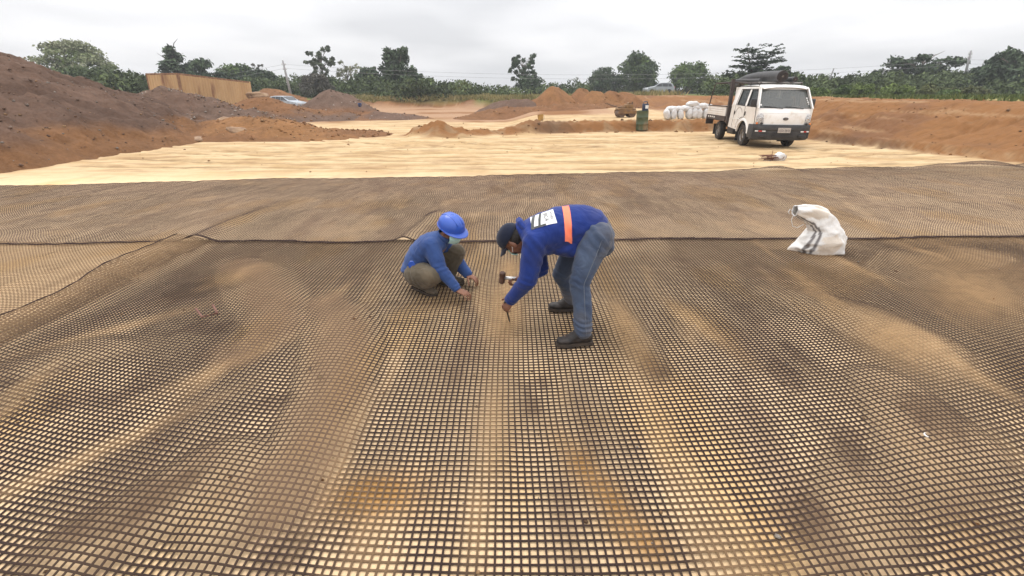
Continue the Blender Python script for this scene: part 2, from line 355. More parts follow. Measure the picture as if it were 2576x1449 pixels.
STREAKS = [  # (x, y, length along y, width, slant, kind): stains in the sand and dust on the net
    (.40, 1.70, .34, .085, -.42, 1), (.52, 1.42, .14, .10, -.4, 1), (-.62, 1.62, .16, .22, 0, 1), 
    (.12, 2.30, .22, .085, -.2, 3), (.21, 2.52, .10, .07, 0, 3), (2.44, 2.20, .26, .16, .2, 3), (1.30, 1.58, .22, .14, .5, 3), (1.75, 1.9, .25, .10, .6, 3), (-2.52, 3.28, .14, .28, .4, 3), (-1.70, 1.62, .30, .15, .5, 3), (-1.45, 2.25, .20, .16, .3, 3),
    (-3.3, 2.6, .35, .22, .8, 3), (-2.6, 2.35, .2, .25, .6, 3), (.98, 2.70, .25, .10, .1, 3), (1.9, 2.75, .4, .14, .4, 3), (-3.0, 4.1, .3, .3, .5, 3), (-1.0, 1.3, .15, .2, .5, 3), 
    (.90, 3.25, .65, .11, .05, 4), (.97, 2.75, .25, .09, .1, 2), (2.9, 3.1, .45, .28, .3, 4), (3.4, 2.5, .5, .3, .5, 2), (4.2, 3.9, .6, .4, .6, 4), (4.9, 4.8, .5, .5, .5, 2), (1.9, 1.35, .3, .25, .5, 2), (-.05, 3.6, .7, .15, 0, 4), (-.02, 4.6, .35, .13, 0, 4),
    (-2.16, 1.90, .50, .09, .75, 5), (-1.95, 2.75, .35, .09, .7, 5), (-.12, 2.1, .5, .08, .02, 5), (-.15, 1.5, .3, .06, 0, 5), (-3.1, 3.3, .4, .12, .9, 5), (1.5, 3.4, .5, .09, -.2, 5), (-2.7, 4.45, .3, .16, 0, 4)]
def stain(x, y, kind):
    s = np.zeros(np.shape(x))
    for (sx, sy, ln, wd, dr, k) in STREAKS:
        if k != kind: continue
        u = (x - sx) - dr * (y - sy); s = np.maximum(s, np.exp(-(u / wd) ** 2 - ((y - sy) / ln) ** 2 * 1.2))
    return s
def ground_c(x, y, z):
    sd = sd_poly(x, y, PIT)
    base = mixc(np.broadcast_to(CREAM, x.shape + (3,)), YEL, sstep(.35, .7, .5 + .5 * fbm(x / 1.1, y / .35, 41, 4)))
    base = mixc(base, TAN * 1.1, .52 * sstep(.10, .45, fbm(x / .9, y / .20, 43, 4)) * sstep(9, 12, y)); base = mixc(base, YEL * .62, .85 * sstep(-.006, -.030, ruts(x, y)) * sstep(9, 12, y))
    # under the net: lightened cream, dirtied in long streaks along the roll
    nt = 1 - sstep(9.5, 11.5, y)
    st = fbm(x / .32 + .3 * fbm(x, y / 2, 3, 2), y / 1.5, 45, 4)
    base = mixc(base, np.array((.70, .51, .31)), nt * .95)  # sand colour lightened to offset the shade of the net
    base = mixc(base, BRN * 1.5, nt * .42 * sstep(.20, .50, st + .18 * fbm(x / .07, y / .12, 42, 3)))
    base = mixc(base, np.array((.66, .42, .18)), nt * .60 * sstep(.1, .5, fbm(x / .5, y / 1.1, 47, 3)))
    base = mixc(base, np.array((.47, .26, .095)), np.clip(stain(x, y, 1) * (1.15 + .7 * fbm(x / .1, y / .12, 44, 3)), 0, 1) * nt); base = mixc(base, np.array((.40, .25, .12)), .8 * stain(x, y, 2) + .75 * stain(x, y, 4))
    base = mixc(base, BRN * 1.1, .55 * sstep(.30, .62, stain(x, y, 3) * (.88 + 1.5 * fbm(x / .15, y / .24, 48, 5)) + .22 * fbm(x / .05, y / .06, 46, 3)))
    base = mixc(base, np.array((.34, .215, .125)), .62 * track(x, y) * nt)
    # trench ridge / terrace edge
    q = ridge_y(x)
    face = sstep(-.35, .15, y - q + .2 * fbm(x / .6, y / .6, 49, 3)) * (1 - sstep(.9, 1.6, y - q + .4 * fbm(x / .9, y / .4, 51, 3)))
    face = face * sstep(-5.0, -4.4, x + .3 * fbm(x, y / .5, 50, 2))
    fc = mixc(np.broadcast_to(ORA * 1.05, x.shape + (3,)), TAN, sstep(.1, .4, fbm(x / .5, y / .3, 53, 3)))
    fc = mixc(fc, BRN, np.exp(-((x - 1.8) / 1.1) ** 2) * .8)
    base = mixc(base, fc, face)
    # rear of the pit
    far = sstep(28.5, 31, y + 1.5 * fbm(x / 3, y / 3, 55, 2)) ; ramp = np.exp(-((x - 8.2 - .05 * (y - 30)) / 1.6) ** 4) * sstep(26, 28, y) * (1 - sstep(39, 41, y))
    path = np.exp(-((x + 5.8 + .16 * (y - 20)) / 3.2) ** 4) * (1 - sstep(33, 38, y))
    back = mixc(np.broadcast_to(np.array((.36, .22, .13)), x.shape + (3,)), ORA, sstep(.0, .35, fbm(x / 3.5, y / 5, 57, 3)))
    base = mixc(base, back, far * (1 - np.clip(ramp + path * .8, 0, 1)))
    # banks
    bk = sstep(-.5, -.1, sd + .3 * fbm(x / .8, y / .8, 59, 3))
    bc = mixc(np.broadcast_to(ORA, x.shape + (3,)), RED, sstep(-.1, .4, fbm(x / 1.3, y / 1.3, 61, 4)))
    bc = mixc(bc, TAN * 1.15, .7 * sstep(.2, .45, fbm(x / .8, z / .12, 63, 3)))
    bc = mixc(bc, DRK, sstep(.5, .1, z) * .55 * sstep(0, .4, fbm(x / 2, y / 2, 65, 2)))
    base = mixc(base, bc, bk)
    # field beyond the rim
    edge = 7.6 * sstep(6, 10, x) + 1.3 * (1 - sstep(6, 10, x))
    fl = sstep(edge - .3, edge + .5, sd + 1.2 * fbm(x / 2.5, y / 2.5, 67, 3))
    gc = mixc(np.broadcast_to(GRASS, x.shape + (3,)), STRAW, sstep(-.1, .4, fbm(x / 5, y / 5, 69, 3)))
    base = mixc(base, gc, fl)
    return base
def axis(lo_far, lo, hi, hi_far, step, grow=1.09):
    a = list(np.arange(lo, hi + 1e-6, step)); s = step; v = hi
    while v < hi_far: s *= grow; v += s; a.append(v)
    s = step; v = lo; b = []
    while v > lo_far: s *= grow; v -= s; b.append(v)
    return np.array(b[::-1] + a)
_xf = axis(-600, -14.5, 16.5, 600, .10, 1.10); xs = np.sort(np.concatenate([_xf[(_xf < -4.5) | (_xf > 4.5)], np.arange(-4.45, 4.46, .05)]))
_yf = axis(-100, .4, 24.6, 800, .07, 1.05); ys = np.sort(np.concatenate([_yf[(_yf < .45) | (_yf > 5.0)], np.arange(.5, 4.99, .042)]))
GX, GY = np.meshgrid(xs, ys, indexing='ij'); GZ = ground_h(GX, GY)
nx, ny = GX.shape; idx = np.arange(nx * ny).reshape(nx, ny)
F = np.stack([idx[:-1, :-1], idx[1:, :-1], idx[1:, 1:], idx[:-1, 1:]], -1).reshape(-1, 4)
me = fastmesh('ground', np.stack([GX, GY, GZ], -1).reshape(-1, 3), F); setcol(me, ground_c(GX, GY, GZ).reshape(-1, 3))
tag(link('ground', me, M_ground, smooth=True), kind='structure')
def gz(x, y): return float(ground_h(np.array([x]), np.array([y]))[0])

# clods lying on the open sand and on the banks
def rock_mesh(seed, sub=1, jag=.3):
    bm = bmesh.new(); bmesh.ops.create_icosphere(bm, subdivisions=max(sub, 1), radius=1); rs = random.Random(seed)
    o = Vector((rs.random() * 9, rs.random() * 9, rs.random() * 9))
    from mathutils import noise as mn
    for v in bm.verts: v.co *= 1 + jag * mn.noise(v.co * 1.3 + o) * 1.6
    for v in bm.verts: v.co.z *= .7
    V = np.array([v.co for v in bm.verts]); Fc = np.array([[v.index for v in f.verts] for f in bm.faces]); bm.free(); return V, Fc
def crumb_mesh(seed):
    rr = random.Random(seed); V = [(math.cos(a) * rr.uniform(.7, 1.1), math.sin(a) * rr.uniform(.7, 1.1), rr.uniform(-.25, .3)) for a in (0, 1.2, 2.4, 3.7, 5.0)]
    return np.array(V + [(rr.uniform(-.3, .3), rr.uniform(-.3, .3), rr.uniform(.55, .85)), (0, 0, -.6)]), np.array([[i, (i + 1) % 5, 5] for i in range(5)] + [[(i + 1) % 5, i, 6] for i in range(5)])
ROCKS = [crumb_mesh(k) for k in range(5)]
def scatter(name, P, S, mat, cols, parent=None, label=None, cat=None, squash=1):
    V = []; Fa = []; Cc = []; b = 0; rs = np.random.RandomState(len(P))
    for i, (p, s) in enumerate(zip(P, S)):
        rv, rf = ROCKS[i % 5]; a = rs.rand() * 6.28; ca, sa = math.cos(a), math.sin(a)
        v = rv * np.array((1 + .5 * rs.rand(), 1, squash)) * s; v = np.stack([v[:, 0] * ca - v[:, 1] * sa, v[:, 0] * sa + v[:, 1] * ca, v[:, 2]], 1) + p
        V.append(v); Fa.append(rf + b); b += len(v); Cc.append(np.repeat(cols[rs.randint(len(cols))][None] * (.75 + .5 * rs.rand()), len(v), 0))
    me = fastmesh(name, np.vstack(V), np.vstack(Fa)); setcol(me, np.vstack(Cc)); o = link(name, me, mat, parent)
    return tag(o, label, cat, kind='stuff')
rs = np.random.RandomState(5); P = []; S = []; 
while len(P) < 1300:
    x = rs.uniform(-15, 22); y = rs.uniform(11, 40); q = float(ridge_y(x)); sdv = float(sd_poly(np.array([x]), np.array([y]), PIT)[0])
    near = (abs(y - q - .5) < 1.0 and -4.6 < x < 11); bank = -.4 < sdv < 5 and x > 6
    if not (near or bank or rs.rand() < .05): continue
    P.append((x, y, gz(x, y) + .005)); S.append(min(.010 + rs.exponential(.016) * (1.6 if near else .9 if bank else .6), .10))
scatter('soil_clods', P, S, M_soil, [ORA, RED, TAN, BRN], label='loose brown soil clods strewn along the banks and trench edge', cat='soil clods')

# ================================================================== heaps of soil
def mound(name, label, pts, colA, colB, amp=.12, res=.16, seed=0, group=None, foot=None, stones=None, power=1.0, cat='soil heap', extra=None):
    """pts: (x, y, height above the pit floor, radius)"""
    dens = []
    for k in range(len(pts) - 1):
        a = np.array(pts[k], float); b = np.array(pts[k + 1], float); n = max(2, int(np.hypot(*(b - a)[:2]) / .6))
        for t in np.linspace(0, 1, n, endpoint=False): dens.append(a + (b - a) * t)
    dens.append(np.array(pts[-1], float)); dens = np.array(dens)
    x0, y0 = (dens[:, 0] - dens[:, 3] * 1.15).min(), (dens[:, 1] - dens[:, 3] * 1.15).min(); x1, y1 = (dens[:, 0] + dens[:, 3] * 1.15).max(), (dens[:, 1] + dens[:, 3] * 1.15).max()
    X, Y = np.meshgrid(np.arange(x0, x1, res), np.arange(y0, y1, res), indexing='ij')
    wx = X + .5 * fbm(X / 1.6, Y / 1.6, 70 + seed, 3); wy = Y + .5 * fbm(X / 1.6, Y / 1.6, 75 + seed, 3)
    h = np.full(X.shape, -9.0)
    for (px, py, ph, pr) in dens:
        d = np.hypot(wx - px, wy - py) / pr; d = np.sqrt(d * d + .012) - .05
        h = np.maximum(h, ph * (1 - d ** power))
    m = sstep(-.1, .5, h)
    h = h - m * amp * .9 * sstep(.25, .6, fbm(X / 2.2 + .5 * fbm(X, Y, 3, 2), Y / 2.2, 99 + seed, 3)) * (1 - sstep(.6, 1.6, h) * .6)
    h = h + m * (amp * fbm(X / .9, Y / .9, 80 + seed, 4) + amp * .5 * fbm(X / .28, Y / .28, 85 + seed, 3) + amp * .7 * (np.abs(fbm(X / .6, Y / .6, 90 + seed, 3)) - .25))
    g = ground_h(X, Y); Z = np.maximum(h, -9) + 0 * g
    keep = Z > g - .12; Z = np.where(keep, Z, g - .12)
    kf = keep[:-1, :-1] | keep[1:, :-1] | keep[1:, 1:] | keep[:-1, 1:]
    idx = np.arange(X.size).reshape(X.shape); Fq = np.stack([idx[:-1, :-1], idx[1:, :-1], idx[1:, 1:], idx[:-1, 1:]], -1)[kf]
    used = np.unique(Fq); remap = np.full(X.size, -1); remap[used] = np.arange(len(used))
    V = np.stack([X, Y, Z], -1).reshape(-1, 3)[used]
    c = mixc(np.broadcast_to(colA, X.shape + (3,)), colB, sstep(-.1, .35, fbm(X / 1.8, Y / 1.8, 95 + seed, 4)))
    if foot is not None: c = mixc(c, foot, 1 - sstep(.15, .75, (Z - g) + .35 * fbm(X / 1.2, Y / 1.2, 97 + seed, 3)))
    if extra is not None: c = extra(X, Y, Z, c)
    c = c * (1 + .22 * fbm(X / .35, Y / .35, 98 + seed, 3))[..., None]
    org = V[:, :2].mean(0)
    me = fastmesh(name, V - np.array([org[0], org[1], 0]), remap[Fq]); setcol(me, c.reshape(-1, 3)[used])
    o = link(name, me, M_soil, smooth=True); o.location = (org[0], org[1], 0); tag(o, label, cat, group)
    if stones:
        rs2 = np.random.RandomState(200 + seed); sel = np.argwhere(keep & (Z > g + .03)); P = []; S = []
        n, smax, cols = stones
        for _ in range(n):
            i, j = sel[rs2.randint(len(sel))]; jx, jy = rs2.rand(2) * res
            P.append((X[i, j] + jx - org[0], Y[i, j] + jy - org[1], Z[i, j] + .0)); S.append(min(.018 + rs2.exponential(smax * .28), smax))
        scatter('stones', P, S, M_soil, cols, parent=o)
    Zf = Z
    def hz(x, y):
        i = int(np.clip((x - x0) / res, 0, X.shape[0] - 1)); j = int(np.clip((y - y0) / res, 0, X.shape[1] - 1)); return float(Zf[i, j])
    return o, hz
PALE = np.array((.30, .26, .22)); GB = np.array((.096, .058, .041)); GB2 = np.array((.128, .078, .055)); GR = np.array((.130, .083, .060)); OR2 = np.array((.24, .12, .05)); OR3 = np.array((.19, .093, .042))
grp = 'heaps of excavated soil round the pit'
def big_extra(X, Y, Z, c):
    return mixc(c, ORA * .9, .7 * (1 - sstep(.3, .8, Z + .5 * fbm(X / 1.5, Y / 2.5, 7, 3))))
m_big, h_big = mound('soil_heap', 'huge dark brown gravelly heap rising out of the left edge of the photo', [(-19.5, 4, 3.9, 7.4), (-19.0, 12, 3.9, 7.0), (-18.9, 17.3, 3.5, 6.8), (-19.0, 20.5, 2.65, 6.4), (-19.4, 24.0, 1.75, 5.4), (-20.3, 28, 1.2, 4)],
      GB, GB2, .26, .12, 1, grp, None, (3000, .055, [GB2, GR, PALE * .7, GR * 1.2, TAN * .8]), 1.0, extra=big_extra)
m_2, h_2 = mound('soil_heap', 'grey brown stony heap piled against the tan shipping container', [(-19.6, 25.0, 1.5, 3.8), (-17.4, 25.0, 2.0, 4.0), (-16.2, 25.3, 1.75, 4.0), (-14.0, 26.0, .85, 3.0)],
      GR, GB2, .18, .13, 2, grp, ORA * .9, (1300, .07, [GR, PALE, PALE, GB, TAN]), 1.0)
m_3, h_3 = mound('soil_heap', 'low orange brown heap with boulders spilling onto the pale sand', [(-15.0, 19.6, .30, 2.0), (-13.2, 20.6, .55, 2.5), (-11.6, 21.4, .85, 3.0), (-10.0, 21.0, .72, 2.5), (-8.2, 20.4, .42, 2.0), (-6.7, 21.6, .20, 1.4)],
      OR3, OR2, .13, .12, 3, grp, None, (700, .10, [OR3, OR2, TAN, RED]), 1.0)
m_4, h_4 = mound('soil_heap', 'orange heap between the tan container and the old silver hatchback', [tuple(at(650, 240, 59)) + (5.0,), tuple(at(678, 219, 59)) + (5.6,), tuple(at(740, 242, 60)) + (4.8,)],
      OR3, OR2, .14, .2, 4, grp, None, (260, .1, [OR3, OR2, TAN]), 1.0)
m_4b, h_4b = mound('soil_heap', 'long reddish brown heap sloping down in front of the silver hatchback', [tuple(at(628, 246, 32)) + (3.4,), tuple(at(676, 241, 33)) + (3.6,), tuple(at(738, 262, 33.5)) + (3.0,), tuple(at(800, 275, 34)) + (2.6,), tuple(at(870, 284, 34)) + (1.8,)],
      OR3, RED, .14, .16, 5, grp, GR, (420, .1, [OR3, GR, TAN, RED]), 1.0)
m_5, h_5 = mound('soil_heap', 'pointed grey brown heap with the small blue bucket at its foot', [(-16.2, 41.5, 1.35, 2.6), (-15.1, 41.5, 2.1, 3.3), (-14.3, 41.8, 1.8, 3.2)],
      GR, GR * 1.12, .10, .18, 6, grp, RED, (320, .1, [GR, PALE, GB]), 1.0)
m_6, h_6 = mound('soil_heap', 'low dark soil tongue left of the pale track into the pit', [(-9.8, 35, .5, 2.4), (-7.6, 35.4, .36, 1.9)], GB2, RED, .1, .18, 7, grp, None, (120, .08, [GB2, PALE]), 1.0)
PK = [(1402, 216, 44, 'tallest pointed orange heap at the left end of the row of peaks'), (1463, 221, 45, 'round topped orange heap second in the row of peaks'), (1500, 226, 43.5, 'orange heap third in the row of peaks, above the drum roller'),
      (1535, 228, 44.5, 'broad orange heap fourth in the row of peaks'), (1572, 231, 45, 'orange heap at the right end of the peaks, below the silver car')]
for k, (px, py, D, lab) in enumerate(PK):
    p = at(px, py, D); mound('soil_heap', lab, [(p.x - .25, D, p.z + .12, (p.z + .12) * 1.22), (p.x + .25, D + .3, p.z + .05, (p.z + .1) * 1.22)], OR3 * 1.12, OR2, .09, .16, 10 + k, grp, None, (150, .09, [OR3, OR2, TAN]), .95)
mound('soil_heap', 'long low orange brown berm in front of the row of orange peaks', [(-2.2, 35.5, .35, 2.0), (-.2, 36.5, .78, 3.0), (3.5, 37, .95, 3.2), (6, 38.2, 1.0, 3.4), (9.2, 40.5, .85, 3.0)], OR3, RED, .14, .16, 16, grp, None, (420, .1, [OR3, OR2, TAN, GB]), 1.0)
mound('soil_heap', 'small grey brown hump left of the tallest orange peak', [(-.9, 43.5, 1.15, 2.4), (1.2, 43.2, 1.3, 2.6)], GR, GB2, .09, .18, 17, grp, None, (120, .08, [GR, TAN]), 1.0)

def rock(x, y, z, r, lab, seed, cat='boulder', sc=(1, 1, .8), mat=None, grp_=None):
    V, Fc = rock_mesh(seed, 3, .28); bm_ = fastmesh('boulder', V * np.array(sc) * r, Fc); o = link('boulder', bm_, mat or M_rock, smooth=True); o.location = (x, y, z); o.rotation_euler.z = seed
    return tag(o, lab, cat, grp_)
g2 = 'boulders on the left heaps'
p = at(722 * .789 + 3, 389 * .789, 22.6); rock(p.x, p.y, p.z - .05, .42, 'largest boulder, perched where the grey heap meets the orange heap', 3, grp_=g2, sc=(1.25, 1, .85))
p = at(600, 341, 19.6); rock(p.x, p.y, p.z + .1, .36, 'round orange boulder half buried at the foot of the orange heap', 4, grp_=g2, sc=(1.1, 1, 1))
p = at(498, 353, 18.6); rock(p.x, p.y, p.z + .03, .30, 'flat pale boulder at the edge of the sand left of the orange heap', 5, grp_=g2, sc=(1.7, .9, .55))
p = at(648, 241, 34); rock(p.x, p.y, p.z, .5, 'blocky boulder beside the lower right corner of the shipping container', 6, grp_=g2, sc=(1.5, 1, .7))

# ================================================================== geogrid
def humps(x, y):
    z = np.zeros(np.shape(x))
    for pl in HUMPS:
        for k in range(len(pl) - 1):
            a = np.array(pl[k]); b = np.array(pl[k + 1]); ab = (b - a)[:2]
            t = np.clip(((x - a[0]) * ab[0] + (y - a[1]) * ab[1]) / (ab @ ab), 0, 1)
            d = np.hypot(x - a[0] - t * ab[0], y - a[1] - t * ab[1]); am = a[2] + (b[2] - a[2]) * t; wd = a[3] + (b[3] - a[3]) * t
            z = np.maximum(z, am * np.exp(-(d / wd) ** 2))
    return z
FEET = [(.434, 3.01), (.40, 3.55), (-.82, 3.95), (-.70, 4.2), (3.64, 5.24)]
def pressed(x, y):
    m = np.ones(np.shape(x))
    for fx, fy in FEET: m = m * (1 - .95 * np.exp(-(((x - fx) / .26) ** 2 + ((y - fy) / .17) ** 2)))
    return m
def lift_A(x, y):
    xe = -4.12 + .05 * np.sin(y * 2.1) + .03 * np.sin(y * 5.3)
    edge = .12 * np.exp(-(np.maximum(x - xe, 0) / .30) ** 2) * (.75 + .25 * np.sin(y * 1.7))
    return .0018 + pressed(x, y) * (np.maximum(.44 * humps(x, y) * sstep(.004, .05, humps(x, y)), .005 * sstep(-.1, .6, fbm(x / .45, y / 1.1, 101, 3)) + .0013 * (fbm(x / .16, y / .3, 105, 2) + 1)) + edge)
def lift_B(x, y):
    xe = -3.9; k = .09 * np.exp(-((x - xe) / .16) ** 2) * (1 - sstep(5.9, 8.2, y)); k2 = .05 * np.exp(-((x + 1.32 + .0 * y - .12 * (y - 5.8)) / .1) ** 2) * (1 - sstep(6.8, 7.4, y))
    far = .07 * np.exp(-(((x - 11.3) / .9) ** 2 + ((y - 11.3) / .6) ** 2)) * 3.2 + .07 * np.exp(-(((x - 6.2) / .5) ** 2 + ((y - 11.0) / .4) ** 2)) * 2
    return .006 + .013 * sstep(-.1, .8, fbm(x / .45, y / 1.0, 111, 3)) + .006 * (fbm(x / .14, y / .40, 115, 3) + .5) * (1 - .8 * np.exp(-(y - seam_y(x)) / .15)) + k + k2 + far + .012 * np.exp(-(y - seam_y(x)) / .06)
def seam_y(x): return 5.58 + .022 * x + .035 * np.sin(x * 1.3) + .02 * np.sin(x * 3.7)
def far_y(x): return 10.62 + .125 * x + .07 * np.sin(x * .9) + .05 * np.sin(x * 2.3 + 1)
PIT_ = .035
def net(name, label, xr, yr, keepf, warp, liftf, w, t, colf, walls, parent=None, group=None):
    nxc = int((xr[1] - xr[0]) / PIT_); nyc = int((yr[1] - yr[0]) / PIT_)
    U, V_ = np.meshgrid(xr[0] + np.arange(nxc) * PIT_, yr[0] + np.arange(nyc) * PIT_, indexing='ij')
    def pos(u, v):
        x, y = warp(u, v); return x, y
    cxn, cyn = pos(U, V_); keep = keepf(cxn, cyn)
    hw = w / 2; cor = []
    for du, dv in ((-hw, -hw), (hw, -hw), (hw, hw), (-hw, hw)):
        x, y = pos(U + du, V_ + dv); cor.append(np.stack([x, y], -1))
    z = ground_h(cxn, cyn); z = np.maximum(z, -1) + liftf(cxn, cyn) + .0012 * (np.random.RandomState(3).rand(*cxn.shape) - .5)
    # corner heights follow the slope of the sheet so that strands do not step
    gxz = np.gradient(z, axis=0) / PIT_; gyz = np.gradient(z, axis=1) / PIT_
    V8 = []
    for k, (du, dv) in enumerate(((-hw, -hw), (hw, -hw), (hw, hw), (-hw, hw))):
        V8.append(np.concatenate([cor[k], (z + gxz * du + gyz * dv + t)[..., None]], -1))
    for k in range(4):
        b = V8[k].copy(); b[..., 2] -= t; V8.append(b)
    nid = np.cumsum(keep.ravel()).reshape(keep.shape) - 1; nn = int(keep.sum())
    VV = np.stack([v[keep] for v in V8], 1).reshape(-1, 3)
    b8 = nid * 8; Fs = []
    k0 = keep; f = lambda a, b, c, d: Fs.append(np.stack([a, b, c, d], -1).reshape(-1, 4))
    n0 = b8[k0]; f(n0, n0 + 1, n0 + 2, n0 + 3)
    kx = keep[:-1] & keep[1:]; a = b8[:-1][kx]; b = b8[1:][kx]
    f(a + 1, b + 0, b + 3, a + 2)
    f(a + 5, b + 4, b + 0, a + 1)                                       # front wall of the cross strand
    if walls: f(a + 2, b + 3, b + 7, a + 6)
    ky = keep[:, :-1] & keep[:, 1:]; a = b8[:, :-1][ky]; b = b8[:, 1:][ky]
    f(a + 3, a + 2, b + 1, b + 0)
    if walls:
        f(a + 7, a + 3, b + 0, b + 4); f(a + 2, a + 6, b + 5, b + 1)
    me = fastmesh(name, VV, np.vstack(Fs)); col = colf(cxn, cyn)[keep]; setcol(me, np.repeat(col, 8, 0))
    o = link(name, me, M_net, parent); return o
def vis(x, y, m=.9): return np.abs(x) < 1.12 * (.921 * y + .67) + m
PLUM = np.array((.020, .0125, .0125)); PLUM2 = np.array((.036, .023, .021)); DUST = np.array((.34, .215, .11)); DUSTB = np.array((.130, .085, .063))
def col_A(x, y):
    c = mixc(np.broadcast_to(PLUM, x.shape + (3,)), PLUM2, .5 + .5 * fbm(x / .6, y, 121, 3))
    d = .50 * sstep(.22, .85, fbm(x / .28 + .4 * fbm(x, y, 3, 2), y / 1.3, 123, 4)) + .30 * stain(x, y, 1) + .70 * stain(x, y, 4) + .50 * stain(x, y, 5) + .03 + .12 * sstep(3.3, 5.5, y) + 1.5 * humps(x, y) + .45 * np.exp(-((x + 4.0) / .25) ** 2) + .35 * sstep(2.4, 3.6, x) * sstep(-.2, .4, fbm(x / .9, y / 1.2, 129, 3))
    d = d * (.75 + .25 * sstep(-.6, .3, fbm(x / .06, y / .06, 127, 2)))
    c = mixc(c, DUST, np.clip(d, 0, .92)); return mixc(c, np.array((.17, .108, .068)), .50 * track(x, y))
def col_B(x, y):
    c = mixc(np.broadcast_to(PLUM2, x.shape + (3,)), DUSTB, np.clip(.55 + .6 * fbm(x / .9, y / 1.3, 131, 4) + .25 * sstep(2.2, 5, y - seam_y(x)), .1, 1))
    return mixc(c, DUST, .25 * sstep(.15, .6, fbm(x / .5, y / .5, 133, 3)))
def warp_A(u, v):
    k = .045 * (1 - sstep(2.5, 5.0, v))
    return u + .028 * fbm(u / 1.5, v / 1.5, 141, 2) + .005 * fbm(u / .3, v / .4, 143, 2), v + k * u * u - .10 + .026 * fbm(u / 1.3, v / 1.2, 145, 2) + .004 * fbm(u / .3, v / .3, 147, 2)
def warp_B(u, v):
    return u + .09 * fbm(u / 2.2, v / .9, 151, 2) + .012 * fbm(u / .4, v / .25, 153, 2), v + .075 * (v - 5.6) / 5 * u + .05 * fbm(u / 1.1, v / 1.1, 155, 2) + .010 * fbm(u / .25, v / .4, 157, 2) + .022 * u
def warp_C(u, v):
    return u + .05 * fbm(u, v, 161, 2) + .0 * v, v + .06 * u + .05 * fbm(u / 1.2, v, 163, 2)
edgeA = lambda y: -4.12 + .05 * np.sin(y * 2.1) + .03 * np.sin(y * 5.3)
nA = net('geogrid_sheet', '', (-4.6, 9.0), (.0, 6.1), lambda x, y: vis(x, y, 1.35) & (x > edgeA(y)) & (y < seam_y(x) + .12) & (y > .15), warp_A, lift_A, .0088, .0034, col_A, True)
tag(nA, 'dark plastic geogrid sheet on the near sand, with the two workers on it', 'geogrid', 'overlapping geogrid sheets')
nC = net('geogrid_sheet', '', (-9.6, -3.5), (2.6, 6.9), lambda x, y: vis(x, y) & (x < -3.75) & (y < seam_y(x) + .12), warp_C, lambda x, y: .010 + .02 * sstep(-.1, .6, fbm(x / .4, y / .6, 171, 3)) + .0 * x, .0088, .0040,
         lambda x, y: mixc(col_A(x, y), DUST, .42 + 0 * x), False)
tag(nC, 'paler sand dusted geogrid sheet at the left edge, running under the raised selvedge', 'geogrid', 'overlapping geogrid sheets')
nB = net('geogrid_sheet', '', (-15, 17.5), (4.4, 13.2), lambda x, y: vis(x, y, 1.1) & (y > seam_y(x)) & (y < far_y(x)) & (x < 14.5), warp_B, lift_B, .0088, .0028, col_B, False)
tag(nB, 'brown geogrid sheet laid across the far half, up to the bare sand', 'geogrid', 'overlapping geogrid sheets')
# grit spilled over the near sheet
rs = np.random.RandomState(12); P = []; S = []
for _ in range(420):
    y = rs.uniform(1.0, 5.3); x = rs.uniform(-1.1, 1.1) * (y + .8); P.append((x, y, float(ground_h(np.array([x]), np.array([y]))[0]) + (.004 if rs.rand() < .7 else .014))); S.append(.003 + rs.exponential(.0028))
scatter('grit', P, S, M_soil, [TAN, BRN, PALE, ORA, CREAM], label='scattered grit and crumbs of soil on and under the near geogrid sheet', cat='grit')
# selvedges: a thicker band along each open edge
def band(fn, x0, x1, liftf, r, parent, n=400, alongx=True, off=0):
    pts = []
    for t in np.linspace(x0, x1, n):
        if alongx: x, y = t, float(fn(t)) + off
        else: y, x = t, float(fn(t)) + off
        xa, ya = np.array([x]), np.array([y]); pts.append((x, y, float(ground_h(xa, ya)[0] + liftf(xa, ya)[0]) + .004 + .003 * math.sin(t * 23) ))
    mb = MB(); mb.tube(pts, r, n=5); me = mb.mesh('selvedge'); c = np.repeat((PLUM2 * 1.6)[None], len(me.vertices), 0); setcol(me, c); return link('selvedge', me, M_net, parent)
band(seam_y, -7.4, 8.2, lift_B, .0055, nB, 500); band(seam_y, -7.4, 8.2, lift_B, .005, nB, 500, off=.035); band(far_y, -11.5, 14.4, lift_B, .006, nB, 500)
band(edgeA, 2.9, 5.6, lift_A, .006, nA, 160, False, .01)
